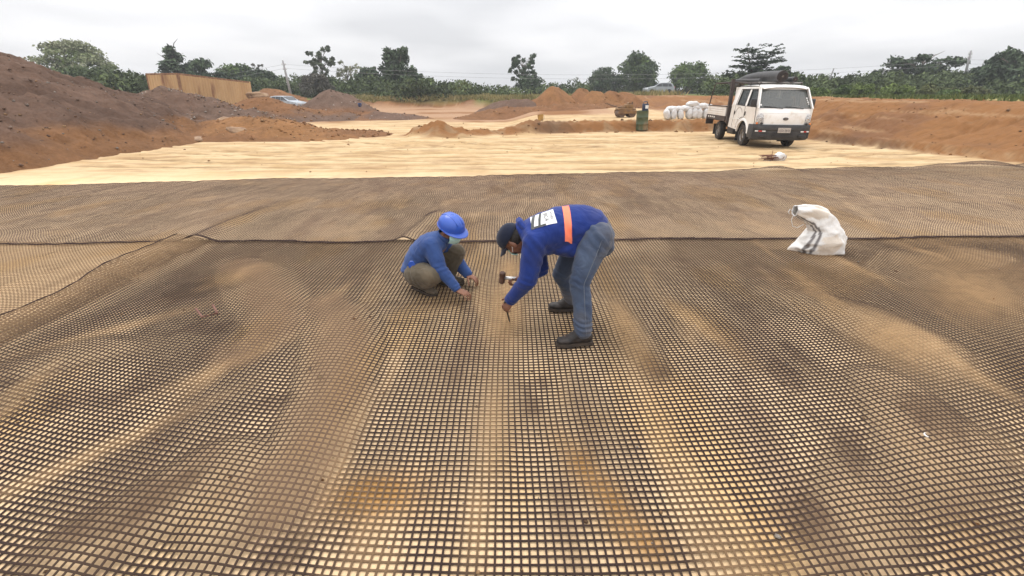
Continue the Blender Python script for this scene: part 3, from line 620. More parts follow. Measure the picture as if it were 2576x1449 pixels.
# ================================================================== vegetation
def leaf_mat(name, ca, cb, cc=None):
    m, nt, b = newmat(name); n = nt.nodes; l = nt.links; b.inputs['Roughness'].default_value = .75; b.inputs['Specular IOR Level'].default_value = .2
    a = n.new('ShaderNodeAttribute'); a.attribute_name = 'Col'; l.new(a.outputs['Color'], b.inputs['Base Color'])
    m['ca'] = ca; m['cb'] = cb; return m
M_leaf = leaf_mat('foliage', (0, 0, 0), (0, 0, 0))
M_bark = mk('bark', (.09, .07, .055), (.17, .14, .115), 6, .95, stretch=(1, 1, .3))
def leaves(name, clumps, n, size, ca, cb, rs, parent=None, flat=0.0, shell=.45, aspect=1.6, droop=0, tipc=None):
    """n small leaf sprays through a set of ellipsoid clumps (x, y, z, rx, ry, rz)"""
    cl = np.array(clumps, float); vol = cl[:, 3] * cl[:, 4] + cl[:, 5] * cl[:, 3]; pk = rs.choice(len(cl), n, p=vol / vol.sum())
    d = rs.normal(size=(n, 3)); d /= np.linalg.norm(d, axis=1)[:, None]; r = (shell + (1 - shell) * rs.rand(n)) ** .6 * (1 + .16 * rs.normal(size=n))
    P = cl[pk, :3] + d * r[:, None] * cl[pk, 3:6]
    nrm = d * .6 + rs.normal(size=(n, 3)) * .6; nrm[:, 2] += flat; nrm /= np.linalg.norm(nrm, axis=1)[:, None]
    t = rs.normal(size=(n, 3)); t[:, 2] -= droop; t -= nrm * (t * nrm).sum(1)[:, None]; t /= np.linalg.norm(t, axis=1)[:, None]; b = np.cross(nrm, t)
    s = (size * (.6 + .8 * rs.rand(n)))[:, None]; bend = nrm * s * .25
    V = np.stack([P - t * s * aspect * .5 - bend, P + b * s * .42, P + t * s * aspect * .5 - bend, P - b * s * .42], 1).reshape(-1, 3)
    i = np.arange(n)[:, None] * 4; F = np.concatenate([i + np.array([[0, 1, 2]]), i + np.array([[0, 2, 3]])], 1).reshape(-1, 3)
    me = fastmesh(name, V, F)
    k = rs.rand(len(cl)); q = np.clip(.72 * k[pk] ** 1.4 + .25 * rs.rand(n) + .10 * rs.normal(size=n), 0, 1)
    c = np.array(ca) * (1 - q[:, None]) + np.array(cb) * q[:, None]
    c = c * 1.3 * (.75 + .5 * rs.rand(n))[:, None]; setcol(me, np.repeat(c, 4, 0))
    return link(name, me, M_leaf, parent)
def limbs(parent, h, spread, rs, n=6, r=.16, lean=0.0, z0=.35):
    mb = MB(); top = Vector((lean * h, 0, h)); mb.tube([(0, 0, -.3), (lean * h * .3 + .05 * rs.randn(), .05, h * .4), top], [r, r * .7, r * .25], n=7); ends = []
    for k in range(n):
        a = 6.283 * k / n + rs.rand(); zz_ = h * (z0 + (1 - z0) * .8 * rs.rand()); p0 = Vector((lean * zz_, 0, zz_))
        p2 = p0 + Vector((math.cos(a) * spread * (.5 + .5 * rs.rand()), math.sin(a) * spread * (.5 + .5 * rs.rand()), h * (.12 + .28 * rs.rand()))); p1 = (p0 + p2) / 2 + Vector((0, 0, h * .06))
        mb.tube([p0, p1, p2], [r * .42, r * .28, r * .08], n=5); ends.append(p2)
    return mb.build('trunk', M_bark, parent, smooth=True), ends
DKG = (.030, .046, .027); DK2 = (.075, .105, .055); MID = (.045, .072, .024); MID2 = (.125, .175, .06); LGT = (.08, .11, .032); LG2 = (.19, .24, .08); PALEG = (.14, .155, .085); PALE2 = (.28, .28, .19); GREY = (.085, .082, .07); GREY2 = (.15, .145, .12)
def tree(name, label, px, ytop, ybase, wpx, D, kind, seed, group='trees standing along the skyline', col=(DKG, DK2), n=2400, size=.30, cat='tree'):
    rs = np.random.RandomState(seed); top = at(px, ytop, D); bot = at(px, ybase, D); base = min(bot.z, 1.35) - .1
    h = top.z - base; W_ = wpx * (D * CT) / FPX / 2
    root = thing(name, label, cat, (top.x, D, base), group=group); cl = []
    if kind == 'round':
        limbs(root, h * .8, W_ * .9, rs, 8)
        for k in range(46):
            a = rs.rand() * 6.283; e = rs.rand() ** .9; rr_ = W_ * .88 * math.sqrt(max(0, 1 - (e * .96) ** 2)) * math.sqrt(rs.rand() * .75 + .25); s = W_ * (.17 + .13 * rs.rand())
            cl.append((math.cos(a) * rr_, math.sin(a) * rr_, h * .28 + e * h * .66, s * 1.2, s * 1.2, s * .9))
    elif kind == 'dome':       # broad rounded crown with sky showing between the boughs
        limbs(root, h * .62, W_ * 1.0, rs, 12, r=.28, z0=.25)
        for k in range(84):
            a = rs.rand() * 6.283; e = rs.rand(); rr_ = W_ * .9 * math.sqrt(max(0, 1 - e ** 2)) * (.30 + .70 * rs.rand() ** .6); s = W_ * (.10 + .09 * rs.rand())
            cl.append((math.cos(a) * rr_, math.sin(a) * rr_, h * .30 + e * h * .66, s * 1.6, s * 1.6, s * .6))
        for k in range(14):
            a = rs.rand() * 6.283; rr_ = W_ * rs.rand() * .9; cl.append((math.cos(a) * rr_, math.sin(a) * rr_, h * (.25 + .35 * rs.rand()), W_ * .2, W_ * .2, W_ * .1))
    elif kind == 'tier':       # conifer-like tiers
        limbs(root, h * .97, W_ * .7, rs, 12, z0=.2)
        for k in range(72):
            t = rs.rand() ** .9; rr_ = W_ * 1.05 * (1 - t) ** .8 * (.45 + .55 * rs.rand()); a = rs.rand() * 6.283; s = W_ * (.12 + .16 * (1 - t))
            cl.append((math.cos(a) * rr_, math.sin(a) * rr_, h * (.10 + .86 * t), s * 1.3, s * 1.3, s * .55))
        cl.append((0, 0, h * .97, W_ * .07, W_ * .07, h * .05))
    elif kind == 'tall':
        limbs(root, h * .9, W_ * .6, rs, 10, z0=.15)
        for k in range(60):
            t = rs.rand(); prof = (1 - .62 * t ** 1.4) * (1 if t > .06 else .8); rr_ = W_ * .95 * prof * math.sqrt(rs.rand()); a = rs.rand() * 6.283; s = W_ * (.16 + .12 * rs.rand())
            cl.append((math.cos(a) * rr_, math.sin(a) * rr_, h * (.06 + .86 * t), s, s, s * .95))
    elif kind == 'sparse':     # thin crown, clusters at the twig ends
        _, ends = limbs(root, h * .93, W_ * .95, rs, 24, r=.11, z0=.35)
        for e in ends: cl.append((e.x, e.y, e.z, W_ * .15, W_ * .15, W_ * .13))
        for k in range(16): cl.append((rs.normal() * W_ * .42, rs.normal() * W_ * .42, h * (.5 + .44 * rs.rand()), W_ * .11, W_ * .11, W_ * .11))
    elif kind == 'fan':        # tiers of long, flat, upswept boughs
        tb = MB(); 
        for sgn in (-1, 1): tb.tube([(0, 0, 0), (sgn * .3, 0, h * .45), (sgn * W_ * .42, 0, h * .97)], [.2, .13, .04], n=6)
        tb.build('trunk', M_bark, root, smooth=True)
        for sgn, hh in ((-1, 1.0), (1, .96)):
            for lv in range(9):
                t = .22 + .78 * lv / 8; n_ = 9
                for q in range(n_):
                    a = 6.283 * (q + .5 * (lv % 2)) / n_ + rs.normal() * .15; ln = W_ * (.98 - .60 * t) * (.85 + .3 * rs.rand())
                    jt = rs.normal() * .35; sw = .12 + .22 * rs.rand()
                    for st in (.3, .55, .8, 1.0): cl.append((sgn * W_ * .42 * t + math.cos(a) * ln * st, math.sin(a) * ln * st, h * hh * t + jt + ln * sw * st - .10 * st * st * ln, ln * .20 * (1.15 - .6 * st), ln * .20 * (1.15 - .6 * st), .11))
        cl += [(rs.normal() * W_ * .3, rs.normal() * W_ * .3, h * (.1 + .3 * rs.rand()), W_ * .25, W_ * .25, W_ * .18) for _ in range(12)]
    elif kind == 'umbrella':
        limbs(root, h * .9, W_ * .85, rs, 11, z0=.45)
        for k in range(26):
            a = rs.rand() * 6.283; t = rs.rand(); rr_ = W_ * (.95 if t > .5 else .6) * rs.rand() ** .5; s = W_ * .2
            cl.append((math.cos(a) * rr_, math.sin(a) * rr_, h * (.52 + .42 * t), s * 1.3, s * 1.3, s * .55))
        for k in range(10): cl.append((rs.normal() * W_ * .4, rs.normal() * W_ * .4, h * (.1 + .3 * rs.rand()), W_ * .3, W_ * .3, W_ * .22))
    elif kind == 'bare':
        mb = MB()
        for k in range(16):
            a = rs.rand() * 6.283; L_ = h * (.55 + .45 * rs.rand()); p1 = Vector((math.cos(a) * W_ * .35 * rs.rand(), math.sin(a) * W_ * .3, L_ * .6)); p2 = p1 + Vector((math.cos(a) * W_ * .6, math.sin(a) * W_ * .5, L_ * .4))
            mb.tube([(0, 0, 0), p1, p2], [.07, .05, .015], n=4)
        mb.build('trunk', M_bark, root); cl = [(rs.normal() * W_ * .5, rs.normal() * W_ * .5, h * (.5 + .5 * rs.rand()), W_ * .12, W_ * .12, W_ * .1) for _ in range(14)]; n = min(n, 260)
    flat = {'tier': 1.2, 'fan': 3.0, 'umbrella': .9}.get(kind, .2)
    leaves('crown', cl, n, size, col[0], col[1], rs, root, flat=flat, shell=.2)
    return root
tree('rain_tree', 'broad domed pale green tree with sky showing through, behind the huge left heap', 170, 101, 245, 178, 72, 'dome', 1, col=(LGT, PALE2), n=7200, size=.26)
tree('conifer_tree', 'dark tiered conifer standing behind the left end of the shipping container', 425, 111, 240, 112, 70, 'tier', 2, n=3400, size=.34)
tree('leafy_tree', 'dark rounded tree just right of the conifer above the container', 500, 151, 240, 92, 71, 'round', 3, n=3000, size=.3)
tree('leafy_tree', 'broad green tree behind the right end of the shipping container', 592, 166, 240, 110, 76, 'round', 4, col=(DKG, MID2), n=3000, size=.3)
tree('bare_tree', 'leafless twiggy tree poking up left of the leaning pole', 641, 162, 240, 26, 78, 'bare', 5, col=(GREY, GREY2))
tree('leafy_tree', 'low dark tree between the leafless twigs and the leaning pole', 665, 178, 240, 84, 74, 'round', 6, n=2200)
tree('thin_tree', 'thin tree with tufted grey green leaves right of the leaning pole', 804, 132, 240, 74, 74, 'sparse', 7, col=((.05, .065, .04), (.12, .14, .09)), n=1500, size=.26)
tree('grey_tree', 'greyish brown leafless bush below the thin tufted tree', 795, 186, 246, 84, 66, 'round', 8, col=(GREY, (.10, .095, .075)), n=3200, size=.2)
tree('thin_tree', 'almost bare small tree between the tufted tree and the tall dark tree', 870, 162, 240, 66, 77, 'sparse', 9, col=(PALEG, PALE2), n=500, size=.22)
tree('tall_tree', 'tallest dark tree left of the middle of the skyline', 1000, 112, 248, 118, 70, 'tall', 10, n=7000, size=.32)
tree('leafy_tree', 'dark shrubby tree at the left shoulder of the tallest tree', 925, 172, 240, 74, 76, 'round', 11, n=2000)
tree('thin_tree', 'open crowned tree standing alone right of the middle of the skyline', 1316, 149, 226, 80, 82, 'sparse', 12, col=(DKG, DK2), n=1700, size=.26)
tree('leafy_tree', 'low dark dome at the foot of the open crowned tree', 1335, 192, 236, 84, 80, 'round', 13, n=1500)
tree('leafy_tree', 'smaller dark green tree left of the big round tree beyond the orange peaks', 1522, 172, 236, 84, 90, 'round', 14, col=(DKG, DK2), n=2200)
tree('leafy_tree', 'big round green tree behind the silver car', 1608, 137, 240, 116, 90, 'round', 15, col=(DKG, MID2), n=4800, size=.32)
tree('leafy_tree', 'round light green tree left of the white truck', 1738, 160, 240, 112, 88, 'round', 16, col=(MID, MID2), n=4200, size=.3)
tree('cedar_tree', 'forked tree with flat fan shaped boughs directly behind the white truck', 1912, 125, 235, 142, 62, 'fan', 17, n=9000, size=.22)
tree('leafy_tree', 'dark tree at the right shoulder of the forked fan shaped tree', 1972, 168, 235, 58, 64, 'round', 18, n=1500)
tree('umbrella_tree', 'flat topped umbrella tree left of the right hand pole', 2330, 139, 240, 150, 66, 'umbrella', 19, col=(DKG, DK2), n=4200, size=.3)
tree('umbrella_tree', 'small umbrella tree left of the larger umbrella tree', 2248, 168, 240, 74, 70, 'umbrella', 20, n=1700)
tree('leafy_tree', 'large dark tree cut by the right edge of the photo', 2562, 128, 245, 130, 56, 'round', 21, n=5200, size=.3)
tree('leafy_tree', 'dark tree just left of the large tree at the right edge', 2480, 176, 245, 110, 60, 'round', 22, n=3200)
# bushes one can tell apart along the right bank
gb = 'bushes along the top of the right bank'
for k, (px, yt, wpx, D, c, lab) in enumerate([
        (2062, 218, 60, 42, (MID, LG2), 'light green bush nearest the right side of the white truck'), (2130, 211, 74, 44, (MID, MID2), 'green bush second from the truck on the right bank'),
        (2178, 203, 64, 43, (LGT, LG2), 'bright green bush in the middle of the right bank'), (2262, 205, 84, 44, (LGT, LG2), 'leafy bright green bush with a bare patch of soil below'),
        (2345, 208, 92, 43, ((.045, .055, .02), (.11, .12, .05)), 'olive brown rounded bush on the right bank'), (2440, 212, 96, 43, ((.05, .06, .025), (.14, .14, .07)), 'wide olive bush below the right hand pole'),
        (2395, 222, 60, 41, (MID, MID2), 'small dark green bush between the two olive bushes')]):
    rs = np.random.RandomState(50 + k); top = at(px, yt, D); W_ = wpx * D * CT / FPX / 2; h = top.z - 1.4
    root = thing('bush', lab, 'bush', (top.x, D, 1.38), group=gb); cl = []
    for q in range(16):
        a = rs.rand() * 6.283; rr_ = W_ * .75 * rs.rand() ** .5; e = rs.rand(); s = W_ * .26; cl.append((math.cos(a) * rr_, math.sin(a) * rr_ * .8, max(.1, (h - s * .8) * (.15 + .85 * e * (1 - .45 * (rr_ / W_) ** 2))), s, s, s * .8))
    st = MB(); [st.tube([(0, 0, -.1), (c_[0] * .5, c_[1] * .5, c_[2] * .6), c_[:3]], [.03, .02, .008], n=4) for c_ in cl[:7]]; st.build('stem', M_bark, root)
    leaves('foliage', cl, 2300, .15, c[0], c[1], rs, root, shell=.3)
# the unbroken belt of scrub behind
rs = np.random.RandomState(77); cl = []
for (x0, x1, y0f, dd, n_) in ((130, 372, (172, 232), (50, 66), 160), (360, 960, (186, 236), (66, 84), 300), (940, 1180, (194, 240), (60, 84), 150), (1080, 1480, (205, 240), (66, 90), 170), (1480, 1800, (206, 236), (88, 98), 150), (1780, 2576, (184, 226), (54, 78), 380), (2500, 3400, (185, 235), (45, 80), 140), (-700, 180, (180, 232), (60, 84), 110)):
    for _ in range(n_):
        px = rs.uniform(x0, x1); D = rs.uniform(*dd); yt = y0f[0] + (y0f[1] - y0f[0]) * rs.rand() ** 1.2 + 4 - 16 * float(fbm(np.array([px / 75.0]), np.array([2.0]), 190, 3)[0]); p = at(px, yt, D); s = rs.uniform(.5, 1.1) + .9 * rs.rand() ** 3
        s = min(s, max(.4, p.z - 1.2)); cl.append((p.x, D, p.z - s * .6, s * 1.15, s * 1.15, s * .8))
        if p.z - s > 2.0: cl.append((p.x + rs.normal() * .6, D + rs.normal(), 1.2 + (p.z - 1.2) * .4, s * 1.3, s * 1.3, s * 1.1))
tag(leaves('scrub_belt', cl, 140000, .26, (.026, .038, .018), (.105, .135, .055), rs, shell=.35), 'continuous belt of green scrub along the horizon behind the pit', 'scrub', kind='stuff')
# grass on the banks: straw tufts at the far rim, green tufts on the right bank
def grass(name, label, areas, ca, cb, hgt):
    rs = np.random.RandomState(88); V = []; Cc = []
    for (x0, x1, y0, y1, n) in areas:
        X = rs.uniform(x0, x1, n); Y = rs.uniform(y0, y1, n); k = sd_poly(X, Y, PIT) > 1.0 + 5.5 * (X > 9); X = X[k]; Y = Y[k]; Z = ground_h(X, Y) - .03; m = len(X)
        h = hgt * (.5 + rs.rand(m)) * (1 + .5 * fbm(X / 3, Y / 3, 3, 2)); a = rs.rand(m) * 3.14; wd = .035 + .05 * rs.rand(m); ln = rs.normal(size=(m, 2)) * h[:, None] * .35
        V.append(np.stack([np.stack([X - np.cos(a) * wd, Y - np.sin(a) * wd, Z], 1), np.stack([X + np.cos(a) * wd, Y + np.sin(a) * wd, Z], 1), np.stack([X + ln[:, 0], Y + ln[:, 1], Z + h], 1)], 1).reshape(-1, 3))
        q = np.clip(.5 + .6 * fbm(X / 2, Y / 2, 4, 2) + .3 * rs.normal(size=m), 0, 1)[:, None]; Cc.append(np.repeat(np.array(ca) * (1 - q) + np.array(cb) * q, 3, 0))
    V = np.vstack(V); me = fastmesh(name, V, np.arange(len(V)).reshape(-1, 3)); setcol(me, np.vstack(Cc)); tag(link(name, me, M_leaf), label, 'grass', kind='stuff')
grass('dry_grass', 'tall straw coloured grass along the far rim of the pit', [(-22, 9, 57, 66, 15000), (9, 17, 44, 60, 3000)], (.16, .15, .05), (.36, .29, .13), .42)
grass('green_grass', 'green weeds on top of the right bank in front of the bushes', [(17, 60, 10, 46, 22000), (-45, -20, 40, 62, 3000)], (.04, .06, .018), (.12, .145, .045), .17)

# ================================================================== power line
M_pole = mk('concrete_pole', (.36, .36, .36), (.27, .26, .26), 3, .85, bump=.2)
def pole(label, top, bot, r=.13):
    root = thing('power_pole', label, 'pole', bot, group='leaning power poles'); d = Vector(top) - Vector(bot)
    mb = MB(); mb.tube([Vector((0, 0, 0)) - d * .1, d * .5, d], [r * 1.25, r, r * .75], n=10); mb.build('shaft', M_pole, root, smooth=True)
    for k, f in enumerate((.88, .76)):
        b = MB(); b.box(d * f, (.5, .06, .06), bev=.01); b.build('crossarm', M_pole, root)
        for sx in (-.2, .2):
            i_ = MB(); i_.lathe([(.0, .0), (.05, .02), (.035, .07), (.05, .10), (.02, .16), (0, .17)], d * f + Vector((sx, 0, .05)), n=8); i_.build('insulator', M_white, root, smooth=True)
    return root
D1 = 62; pl_t, pl_b = at(711, 152, D1), at(733, 244, D1); pole('pale pole leaning left, standing behind the silver hatchback', pl_t, pl_b)
D2 = 62; pr_t, pr_b = at(2443, 127, D2), at(2424, 205, D2); pole('pale pole leaning right, sticking out of the bushes near the right edge', pr_t, pr_b)
for k, (pyl, lab) in enumerate(((162, 'upper overhead wire crossing the whole sky between the two poles'), (172, 'lower overhead wire crossing the sky between the two poles'))):
    a = at(714 + k * 3, pyl, D1); b = at(2437 - k * 3, 150 + k * 11, D2); l0 = at(330, pyl + 48, 110); r0 = at(3000, 140, 60); mb = MB(); pts = []
    for (p, q, sg) in ((l0, a, .5), (a, b, 1.4), (b, r0, .3)):
        for t in np.linspace(0, 1, 24, endpoint=False): v = p.lerp(q, float(t)); v.z -= sg * 4 * t * (1 - t); pts.append(v)
    mb.tube(pts, .010, n=4); tag(mb.build('overhead_wire', M_pole), lab, 'wire', 'overhead wires')
st_ = tag(MB().tube([at(2085, 205, 60), at(2098, 172, 60)], [.10, .06], n=6).build('dead_trunk', M_pole), 'pale broken trunk rising from the scrub left of the right bank bushes', 'tree trunk', 'pale broken trunks above the scrub')
for a_, b_, lb in (((2214, 200), (2226, 174), 'second pale broken trunk, nearer the small umbrella tree'), ((2226, 198), (2236, 177), 'short pale broken trunk close beside the small umbrella tree')):
    tag(MB().tube([at(*a_, 60), at(*b_, 60)], [.09, .05], n=6).build('dead_trunk', M_pole), lb, 'tree trunk', 'pale broken trunks above the scrub')

# ================================================================== shipping container (on the ground behind the stony heap, tipped towards its far end)
M_cont = mk('faded_tan_paint', (.52, .335, .165), (.44, .27, .125), 1.6, .6, stretch=(1, 1, .25), c3=(.20, .085, .04), s3=1.3, p3=(.60, .74), p=(.3, .6))
M_rust = mk('rusty_steel', (.16, .07, .04), (.30, .17, .09), 5, .85)
al = R(77); Bp = at(441, 185, 31.6)
cont = thing('shipping_container', 'tan corrugated shipping container, rust streaked, tipped behind the stony heap', 'container', (Bp.x, Bp.y, Bp.z - 2.55), (R(0), R(3.4), al))
cont.rotation_euler = (Matrix.Rotation(al, 3, 'Z') @ Matrix.Rotation(R(3.6), 3, 'Y')).to_euler()
Lc, Wc, Hc = 6.06, 2.44, 2.59
def corr(p0, p1, z0, z1, nrm, n, depth=.030):
    mb = MB(); p0 = Vector(p0); p1 = Vector(p1); nrm = Vector(nrm); prof = []
    for k in range(n):
        for t, o in ((0, 0), (.3, 0), (.45, -1), (.85, -1)): prof.append(p0.lerp(p1, (k + t) / n) + nrm * o * depth)
    prof.append(p1)
    mb.loft([[p + Vector((0, 0, z0)) for p in prof], [p + Vector((0, 0, z1)) for p in prof]], closed=False); return mb
corr((.09, -.0, 0), (Lc - .09, -.0, 0), .12, Hc - .10, (0, 1, 0), 26).build('side_panel', M_cont, cont)
corr((.09, Wc, 0), (Lc - .09, Wc, 0), .12, Hc - .10, (0, -1, 0), 26).build('side_panel', M_cont, cont)
corr((-.0, .09, 0), (-.0, Wc - .09, 0), .12, Hc - .10, (1, 0, 0), 11).build('end_panel', M_cont, cont)
corr((Lc, .09, 0), (Lc, Wc - .09, 0), .12, Hc - .10, (-1, 0, 0), 11).build('end_panel', M_cont, cont)
MB().box((Lc / 2, Wc / 2, Hc - .02), (Lc - .02, Wc - .02, .03)).build('roof_panel', M_rust, cont)
for x in (.05, Lc - .05):
    for y in (.05, Wc - .05): MB().box((x, y, Hc / 2), (.13, .13, Hc), bev=.01).build('corner_post', M_cont if x > 1 else M_rust, cont)
for y in (.03, Wc - .03):
    for z in (.06, Hc - .05): MB().box((Lc / 2, y, z), (Lc - .14, .08, .11), bev=.01).build('rail', M_rust if z > 1 else M_cont, cont)
for x in (.03, Lc - .03):
    for z in (.06, Hc - .05): MB().box((x, Wc / 2, z), (.08, Wc - .14, .11), bev=.01).build('rail', M_rust if z > 1 else M_cont, cont)

# ================================================================== cars far off
M_carglass = mk('dark_car_glass', (.02, .023, .027), None, rough=.06, spec=.8)
M_silver = mk('silver_paint', (.42, .44, .46), (.36, .38, .40), 2, .25, metal=.35, coat=.5)
def wheel(parent, c, r, wd, side, spokes=5):
    """side: +1 outer face towards +x"""
    w_ = thing('wheel', None, None, c); w_.parent = parent
    t = MB(); t.lathe([(r * .60, -wd / 2), (r * .93, -wd / 2), (r, -wd * .33), (r, wd * .33), (r * .93, wd / 2), (r * .60, wd / 2), (r * .58, wd * .2), (r * .58, -wd * .2), (r * .60, -wd / 2)], ax=(side, 0, 0), n=26)
    t.build('tyre', M_rubber, w_, angle=40)
    q = MB(); q.lathe([(r * .6, wd * .40), (r * .52, wd * .34), (r * .48, wd * .12), (r * .30, wd * .10), (r * .26, wd * .26), (r * .12, wd * .30), (0.001, wd * .31)], ax=(side, 0, 0), n=26)
    for k in range(spokes):
        a = 6.283 * k / spokes; u = Vector((0, math.cos(a), math.sin(a))); q.tube([Vector((side * wd * .28, 0, 0)) + u * r * .15, Vector((side * wd * .27, 0, 0)) + u * r * .56], r * .055, n=5)
    q.build('rim', M_rim, w_, angle=40); return w_
def small_car(name, label, loc, rz, prof, glassp, side_glass, W_, wheels, r, front_lights, paint, group=None, tail=None):
    """side profile along local x (front at +x)"""
    root = thing(name, label, 'car', loc, (0, 0, rz), group); bm_ = MB(); hw = W_ / 2; rings = []
    for y, s_, dz in ((-hw, .0, 0), (-hw * .97, .5, 0), (-hw * .80, 1, .0), (hw * .80, 1, .0), (hw * .97, .5, 0), (hw, .0, 0)):
        ring = []
        for (x, z) in prof:
            t = max(0, (z - side_glass[1]) / (max(p[1] for p in prof) - side_glass[1])); yy = y * (1 - .17 * t); zz_ = z - (1 - s_) * .05 * (1 if z > .6 else 0); xx = x * (1 - (1 - s_) * .015)
            ring.append(Vector((xx, yy, zz_)))
        rings.append(ring)
    bm_.loft(rings); bm_.build('body', paint, root, angle=28)
    for sg in (-1, 1):
        for poly in side_glass[0]:
            g = MB(); zt = max(p[1] for p in prof)
            vs = [];
            for (x, z) in poly: t = max(0, (z - side_glass[1]) / (zt - side_glass[1])); vs.append((x, sg * (hw * (1 - .17 * t) + .006), z))
            vs2 = [(a, b - sg * .012, c) for a, b, c in vs]; n_ = len(vs); g.add(vs + vs2, [tuple(range(n_)), tuple(range(n_, 2 * n_))] + [(i, (i + 1) % n_, n_ + (i + 1) % n_, n_ + i) for i in range(n_)]); g.build('side_window', M_carglass, root)
    for nm, (x0, z0, x1, z1) in glassp:
        g = MB(); d = Vector((z1 - z0, 0, -(x1 - x0))).normalized() * (.008 if (z1 - z0) * 1 > 0 else -.008); d = d if nm == 'windscreen' else -d
        ring = []
        for (x, z, f) in ((x0, z0, .84), (x1, z1, .70)): ring.append([Vector((x, -hw * f, z)) + d, Vector((x, hw * f, z)) + d])
        g.loft([[ring[0][0], ring[0][1], ring[1][1], ring[1][0]], [p - d * 2 for p in (ring[0][0], ring[0][1], ring[1][1], ring[1][0])]]); g.build(nm, M_carglass, root)
    for wx in wheels:
        for sg in (-1, 1):
            a = MB(); a.cyl((wx, sg * (hw - .05), r), (wx, sg * (hw + .004), r), r * 1.16, n=22); a.build('wheel_arch', M_black, root)
            w_ = wheel(root, (wx, sg * (hw - .07), r), r, .19, 1); w_.rotation_euler = (0, 0, R(90) * sg)
    for (x, z, sx, sz, m_) in front_lights:
        for sg in (-1, 1): MB().box((x, sg * hw * .76, z), (.06, hw * .32, sz), bev=.015).build('headlight' if x > 0 else 'tail_light', m_, root, smooth=True)
    MB().box((max(p[0] for p in prof) - .02, 0, .42), (.12, W_ * .96, .16), bev=.03).build('bumper', M_bumper, root); MB().box((min(p[0] for p in prof) + .02, 0, .45), (.12, W_ * .96, .16), bev=.03).build('bumper', M_bumper, root)
    for sg in (-1, 1): MB().ell((front_mirror[0], sg * (hw + .07), front_mirror[1]), (.06, .09, .06)).build('mirror', M_black, root, smooth=True)
    return root
front_mirror = (.62, 1.0)
p = at(712, 276, 54)
small_car('parked_car', 'old silver hatchback half hidden behind the sloping reddish heap', (p.x + .7, 54.0, p.z - .02), R(-22),
          [(-2.05, .35), (-2.1, .70), (-2.05, .92), (-1.72, 1.36), (-1.2, 1.41), (.05, 1.39), (.78, .96), (1.95, .80), (2.08, .66), (2.05, .32)],
          [('windscreen', (.14, 1.35, .74, .98)), ('rear_window', (-1.72, 1.33, -2.0, .98))], ([[(-1.62, .97), (-1.45, 1.30), (-.98, 1.33), (-.98, .97)], [(-.92, .97), (-.92, 1.33), (-.25, 1.33), (-.25, .97)], [(-.19, .97), (-.19, 1.33), (.08, 1.31), (.58, .97)]], .92), 1.62, (-1.25, 1.28), .29,
          [(2.06, .66, 0, .13, M_lens), (-2.08, .74, 0, .16, M_red)], mk('old_silver_paint', (.40, .44, .48), (.30, .33, .36), 2, .3, metal=.3), 'silver cars beyond the pit')
front_mirror = (.55, 1.12)
p = at(1655, 239, 78)
small_car('parked_car', 'modern silver estate car on the road behind the orange heaps', (p.x, 78, max(p.z, gz(p.x, 78) + .02)), R(186),
          [(-2.2, .35), (-2.25, .75), (-2.15, 1.02), (-1.85, 1.48), (-1.3, 1.62), (-.1, 1.62), (.35, 1.5), (1.05, 1.08), (2.0, .90), (2.25, .68), (2.22, .32)],
          [('windscreen', (.36, 1.5, 1.0, 1.12)), ('rear_window', (-1.88, 1.44, -2.12, 1.06))], ([[(-1.75, 1.06), (-1.62, 1.40), (-1.15, 1.50), (-1.15, 1.06)], [(-1.09, 1.06), (-1.09, 1.51), (-.20, 1.52), (-.20, 1.06)], [(-.14, 1.06), (-.14, 1.52), (.26, 1.45), (.82, 1.08)]], 1.0), 1.8, (-1.35, 1.38), .33,
          [(2.20, .72, 0, .16, M_lens), (-2.22, .95, 0, .2, M_red)], M_silver, 'silver cars beyond the pit')
MR = mk('worn_asphalt', (.13, .125, .12), (.17, .16, .15), 3, .9)
rx = np.arange(-60, 62, 2.0); V = []; 
for x in rx:
    for dy in (-3, -1, 1, 3):
        yy = 79 + dy + .0 * x; V.append((x, yy, gz(x, yy) + .035))
F_ = [(i * 4 + j, i * 4 + j + 4, i * 4 + j + 5, i * 4 + j + 1) for i in range(len(rx) - 1) for j in range(3)]
tag(link('road', fastmesh('road', V, F_), MR, smooth=True), kind='structure')
# ================================================================== the white double cab truck
PSI = R(4)
van = thing('pickup_truck', 'dusty white double cab flatbed truck with a dark pipe frame and roof load', 'truck', (8.86, 17.0, gz(8.97, 17.9) + .0), (0, R(0.6), -PSI))
def hwid(z): return .865 - .12 * max(0, (z - 1.28) / .65) - .0
def side_plate(poly, name, mat, inset=0.0, th=.04, sgns=(-1, 1), parent=van, out=0.0):
    res = []
    for sg in sgns:
        mb = MB(); a = [Vector((sg * (hwid(z) + out - inset), y, z)) for y, z in poly]; b = [Vector((sg * (hwid(z) + out - inset - th), y, z)) for y, z in poly]; n = len(poly)
        mb.add(a + b, [tuple(range(n)), tuple(range(n, 2 * n))] + [(i, (i + 1) % n, n + (i + 1) % n, n + i) for i in range(n)])
        res.append(mb.build(name, mat, parent))
    return res
arc = [(.47 * math.cos(R(a)), .36 + .47 * math.sin(R(a))) for a in range(18, 163, 12)]
low = [(-.985, 1.26), (1.30, 1.31), (1.37, .55), (.60, .50), (.50, .50)] + arc + [(-.50, .40), (-.58, .40), (-.60, .77), (-.985, .77)]
body = MB()
